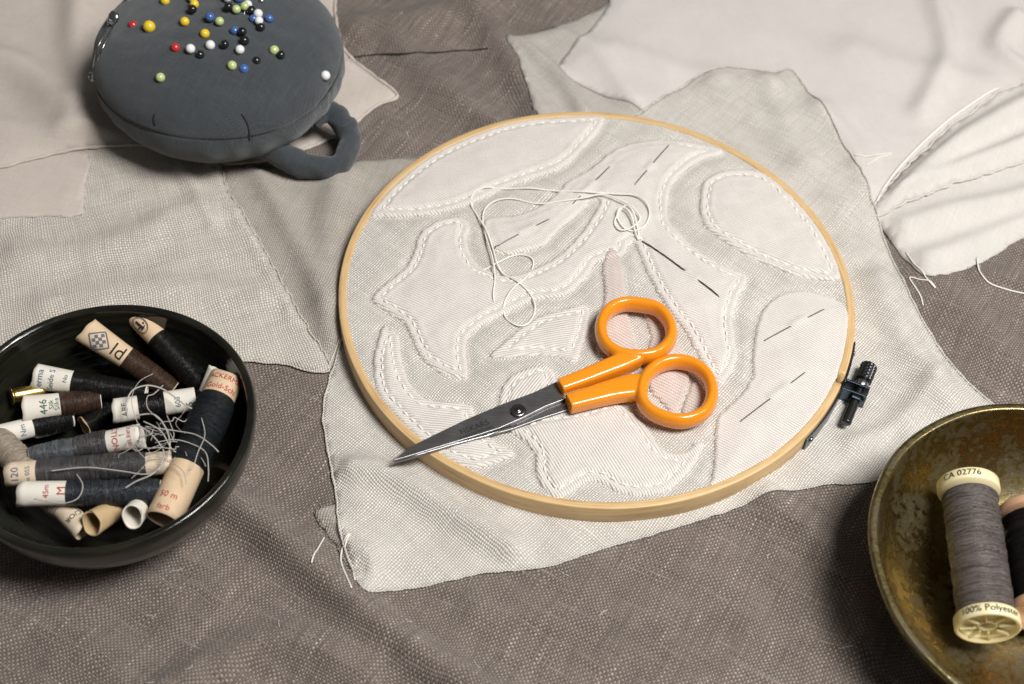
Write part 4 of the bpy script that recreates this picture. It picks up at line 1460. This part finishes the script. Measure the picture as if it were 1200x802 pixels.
# small brass ferrule at the wall
a, b = P(13, 465, 2.2), P(54, 457, 1.9)
e_ = empty('brass_ferrule', a, frame_axis(a, b)); tag(e_, 'small ribbed brass ferrule between the white bobbin ends', 'ferrule')
L = float(np.linalg.norm(b - a))
v, f = lathe_cap([(.30, 0), (.31, .04), (.26, .08)] + [(.25 + .012 * (i % 2), .1 + i * .06) for i in range(int((L - .15) / .06))] + [(.22, L)], 28)
obj('ribbed_body', v, f, M['brass_small'], e_)
v, f = lathe_cap([(.20, -.02), (.20, .03)], 20); obj('bore_shade', v, f, M['etch'], e_)  # dark disc on the closed end stands in for the shaded hollow

# tangle of loose ends
mb = MB()


def px_curve(lst, n=10):
    return catmull(np.array([P(*q) for q in lst]), n)


for c_, r_ in [
    ([(150, 490, 3.0), (148, 474, 3.2), (155, 458, 3.3), (172, 452, 3.3), (190, 456, 3.2), (208, 468, 3.1), (222, 478, 3.05), (235, 480, 3.0)], .028),
    ([(160, 487, 3.1), (180, 486, 3.2), (193, 500, 3.2), (199, 520, 3.2), (194, 540, 3.2), (178, 556, 3.2), (160, 564, 3.1), (147, 572, 3.0)], .028),
    ([(60, 552, 3.0), (100, 548, 3.05), (140, 552, 3.05), (170, 556, 3.05), (190, 550, 3.05)], .022),
    ([(165, 500, 3.2), (180, 512, 3.3), (192, 530, 3.2), (188, 545, 3.2)], .022),
    ([(168, 494, 3.3), (188, 505, 3.3), (200, 525, 3.2), (206, 530, 3.1)], .022),
    ([(40, 585, 3.05), (70, 590, 3.1), (90, 585, 3.1), (97, 570, 3.15), (90, 556, 3.1)], .018),
    ([(170, 500, 3.2), (205, 505, 3.2), (230, 510, 3.3), (248, 522, 3.35), (256, 530, 3.3)], .020),
    ([(236, 490, 3.3), (240, 510, 3.4), (232, 530, 3.4), (226, 548, 3.35), (220, 552, 3.3)], .016),
]: mb.tube(px_curve(c_), r_, 5)
for k in range(20):
    x0, y0 = random.gauss(178, 16), random.gauss(512, 16)
    lst = []
    a = random.uniform(0, 6.28); rad_ = random.uniform(14, 46); ec = random.uniform(.35, 1.1); ro = random.uniform(0, 3.14); stp = random.uniform(.25, .5)
    z0 = random.uniform(2.95, 3.3)
    for s in range(6):
        ex, ey = rad_ * math.cos(a + s * stp) * (1 + .15 * random.random()) - rad_ * math.cos(a), ec * (rad_ * math.sin(a + s * stp) - rad_ * math.sin(a))
        lst.append((x0 + ex * math.cos(ro) - ey * math.sin(ro) + random.gauss(0, 2), y0 + .8 * (ex * math.sin(ro) + ey * math.cos(ro)) + random.gauss(0, 2), z0 + .1 * math.sin(s + k)))
    mb.tube(px_curve(lst, 6), random.uniform(.009, .018), 5)
bz = P(175, 510, 3.0)
o = obj('tangled_thread', np.array(mb.v) - bz, mb.f, M['grey_thread'], None, True, bz)
tag(o, 'tangle of pale loose thread ends lying over the bobbins', 'thread')

# ------------------------------------------------------------------ brass bowl and spools
GC = np.array([16.87, -10.18]); GZ = float(F.at(GC[0], GC[1])) + .02; GH = 3.5 - GZ
gb = np.array([GC[0], GC[1], GZ])
gprof = [(0, 0), (2.5, 0), (2.7, .08), (3.4, .30), (4.5, 1.0), (5.25, 1.95), (5.65, 2.8), (5.78, GH - .22), (5.82, GH - .10), (5.76, GH - .01), (5.64, GH), (5.52, GH - .06), (5.40, 2.85), (5.08, 2.0), (4.32, 1.15), (3.3, .50), (2.2, .26), (0, .2)]
v, f = lathe(catmull(np.array(gprof), 4), 140)
v = np.array(v); an = np.arctan2(v[:, 1], v[:, 0]); k = v[:, 2] / GH
rr_ = np.hypot(v[:, 0], v[:, 1])
v[:, :2] *= (1 + .006 * np.sin(3 * an + 1) * k + .002 * np.sin(11 * an) * k)[:, None]; v[:, 2] += .015 * np.sin(5 * an + rr_)
o = obj('brass_bowl', v, f, M['brass'], None, True, gb)
tag(o, 'tarnished brass bowl holding thread spools', 'bowl')


def spool(name, label, A, B, rf, rt, mat_f, mat_t, texts, group, rim=.42):
    a, b = P(*A), P(*B)
    L = float(np.linalg.norm(b - a))
    e_ = empty(name, a, frame_axis(a, b)); tag(e_, label, 'spool', group)
    fl = []
    for z0, dirz in ((0, 1), (L, -1)):
        pr_ = [(rf * .30, z0 + dirz * .16), (rf * .84, z0 + dirz * .16), (rf * .88, z0 + dirz * .02), (rf * .95, z0), (rf, z0 + dirz * .05), (rf, z0 + dirz * (rim - .06)), (rf * .96, z0 + dirz * rim), (rf * .55, z0 + dirz * (rim + .04)), (rf * .30, z0 + dirz * (rim + .04))]
        v, f = lathe(pr_, 56, True)
        o_ = obj('flange', v, f, mat_f, e_); fl.append(o_)
        if name == 'plastic_spool':
            for k in range(8):
                a_ = 2 * math.pi * k / 8
                v, f = box(rf * .34, rf * .82, -.03, .03, -.02, .12)
                v = [(x * math.cos(a_) - y * math.sin(a_), x * math.sin(a_) + y * math.cos(a_), z0 + dirz * (.03 + abs(z))) for x, y, z in v]
                obj('spoke', v, f, mat_f, o_, smooth=False)
    v, f = lathe([(rf * .30, .1), (rf * .30, L - .1), (rf * .24, L - .1), (rf * .24, .1)], 32, True)
    obj('core', v, f, mat_f, e_)
    pr_ = []
    for i in range(61):
        s = i / 60; z = rim + .02 + (L - 2 * rim - .04) * s
        env = min(1, s / .04, (1 - s) / .04) ** .5
        pr_.append((rt * (.8 + .2 * env) + .012 * math.sin(s * 40) * env + random.uniform(-.006, .006), z))
    mb = MB(); mb.add(*lathe(pr_, 56)); pa = np.array(pr_)
    for q in range(34):
        za = random.uniform(.03, .97); zb = min(.97, max(.03, za + random.choice((-1, 1)) * random.uniform(.05, .35)))
        a0 = random.uniform(0, 6.28); turns = random.uniform(.8, 2.2)
        tt = np.linspace(0, 1, int(turns * 20))
        zz = pa[0, 1] + (pa[-1, 1] - pa[0, 1]) * (za + (zb - za) * tt)
        rr_ = np.interp(zz, pa[:, 1], pa[:, 0]) + .008
        mb.tube(np.stack([rr_ * np.cos(a0 + tt * turns * 6.283), rr_ * np.sin(a0 + tt * turns * 6.283), zz], -1), .013, 4)
    mb.build('thread_winding', mat_t, e_)
    for s, size, z, a0, which, fl_ in texts:
        wrap_text(s, size, M['black_ink'], fl[which], rf, z if which == 0 else L - z, 'ring', a0, flip=fl_)
    return e_


spool('plastic_spool', 'ivory plastic spool of grey brown polyester thread in the brass bowl', (1134, 566, 2.2), (1158, 738, 2.2), .98, .86, M['ivory_plastic'], WD['taupe'],
      [('CA 02776', .30, .22, .15, 0, False), ('100% Polyester', .30, .22, -.2, 1, False)], None)
spool('wooden_spool', 'wooden spool of black thread beside the ivory spool in the brass bowl', (1212, 600, 2.0), (1230, 722, 2.0), 1.2, 1.06, M['wood'], WD['jet'], [], None, rim=.3)

# ------------------------------------------------------------------ stray threads
def stray(px, label, mat, r, zadd=.03, n=8, name='loose_thread'):
    w = []
    for x, y in px:
        z = .3
        for _ in range(3):
            q = P(x, y, z); z = float(F.at(q[0], q[1])) + zadd
        w.append((q[0], q[1], z))
    c_ = catmull(np.array(w), n)
    for i in range(len(c_)): c_[i, 2] = max(c_[i, 2], float(F.at(c_[i, 0], c_[i, 1])) + r)
    b_ = c_.mean(0)
    v, f = sweep(c_ - b_, r, 6)
    o = obj(name, v, f, mat, None, True, b_); tag(o, label, 'thread')


stray([(1145, 302), (1148, 318), (1158, 331), (1175, 338), (1200, 344), (1230, 346)], 'curved white thread lying on grey linen by the torn cotton', M['cotton_thread'], .032)
stray([(408, 68), (440, 64), (480, 63), (520, 61), (550, 59), (572, 57)], 'dark thread stretched over the grey linen behind the pincushion', M['dark_thread'], .03)
stray([(1002, 182), (1015, 184), (1030, 181), (1045, 180), (1028, 186), (1016, 194)], 'short white thread end curling on the white sheet', M['cotton_thread'], .025)
stray([(1062, 296), (1072, 310), (1085, 326), (1096, 338), (1090, 330), (1078, 328), (1066, 326), (1078, 345), (1082, 358)], 'white thread tangled at the torn corner of the cotton cloth', M['cotton_thread'], .028)
stray([(384, 432), (390, 418), (398, 398)], 'white thread standing off the linen corner beside the hoop', M['cotton_thread'], .02)
stray([(412, 690), (400, 660), (402, 640), (410, 626), (404, 645), (412, 665), (416, 680)], 'white thread loop at the torn corner of the hoop cloth', M['cotton_thread'], .03)
stray([(365, 660), (372, 645), (380, 630)], 'short straight white thread on the grey linen by the torn corner', M['cotton_thread'], .028)
stray([(1170, 104), (1130, 128), (1090, 160), (1060, 190), (1040, 215), (1028, 236)], 'white cord lying along the edge of the folded cotton cloth', M['cotton_thread'], .055)
# bits of lint and thread fluff on the grey linen
mb = MB()
for k in range(48):
    x, y = random.uniform(-60, 1260), random.uniform(600, 850)
    if k % 3 == 0: x, y = random.uniform(420, 640), random.uniform(-20, 180)
    q = P(x, y, .2)
    if F.at(q[0], q[1]) > float(table_height(np.array(q[0]), np.array(q[1]))) + .02: continue
    a = random.uniform(0, 6.28); L = random.uniform(.08, .45); pts = []
    for i in range(5):
        a += random.gauss(0, .35); q = q + np.array([math.cos(a), math.sin(a), 0]) * L / 4
        pts.append((q[0], q[1], float(F.at(q[0], q[1])) + .015))
    mb.tube(pts, random.uniform(.005, .009), 4)
tag(mb.build('lint', M['cotton_thread']), 'pale specks of lint scattered on the grey linen', None, None, 'stuff')
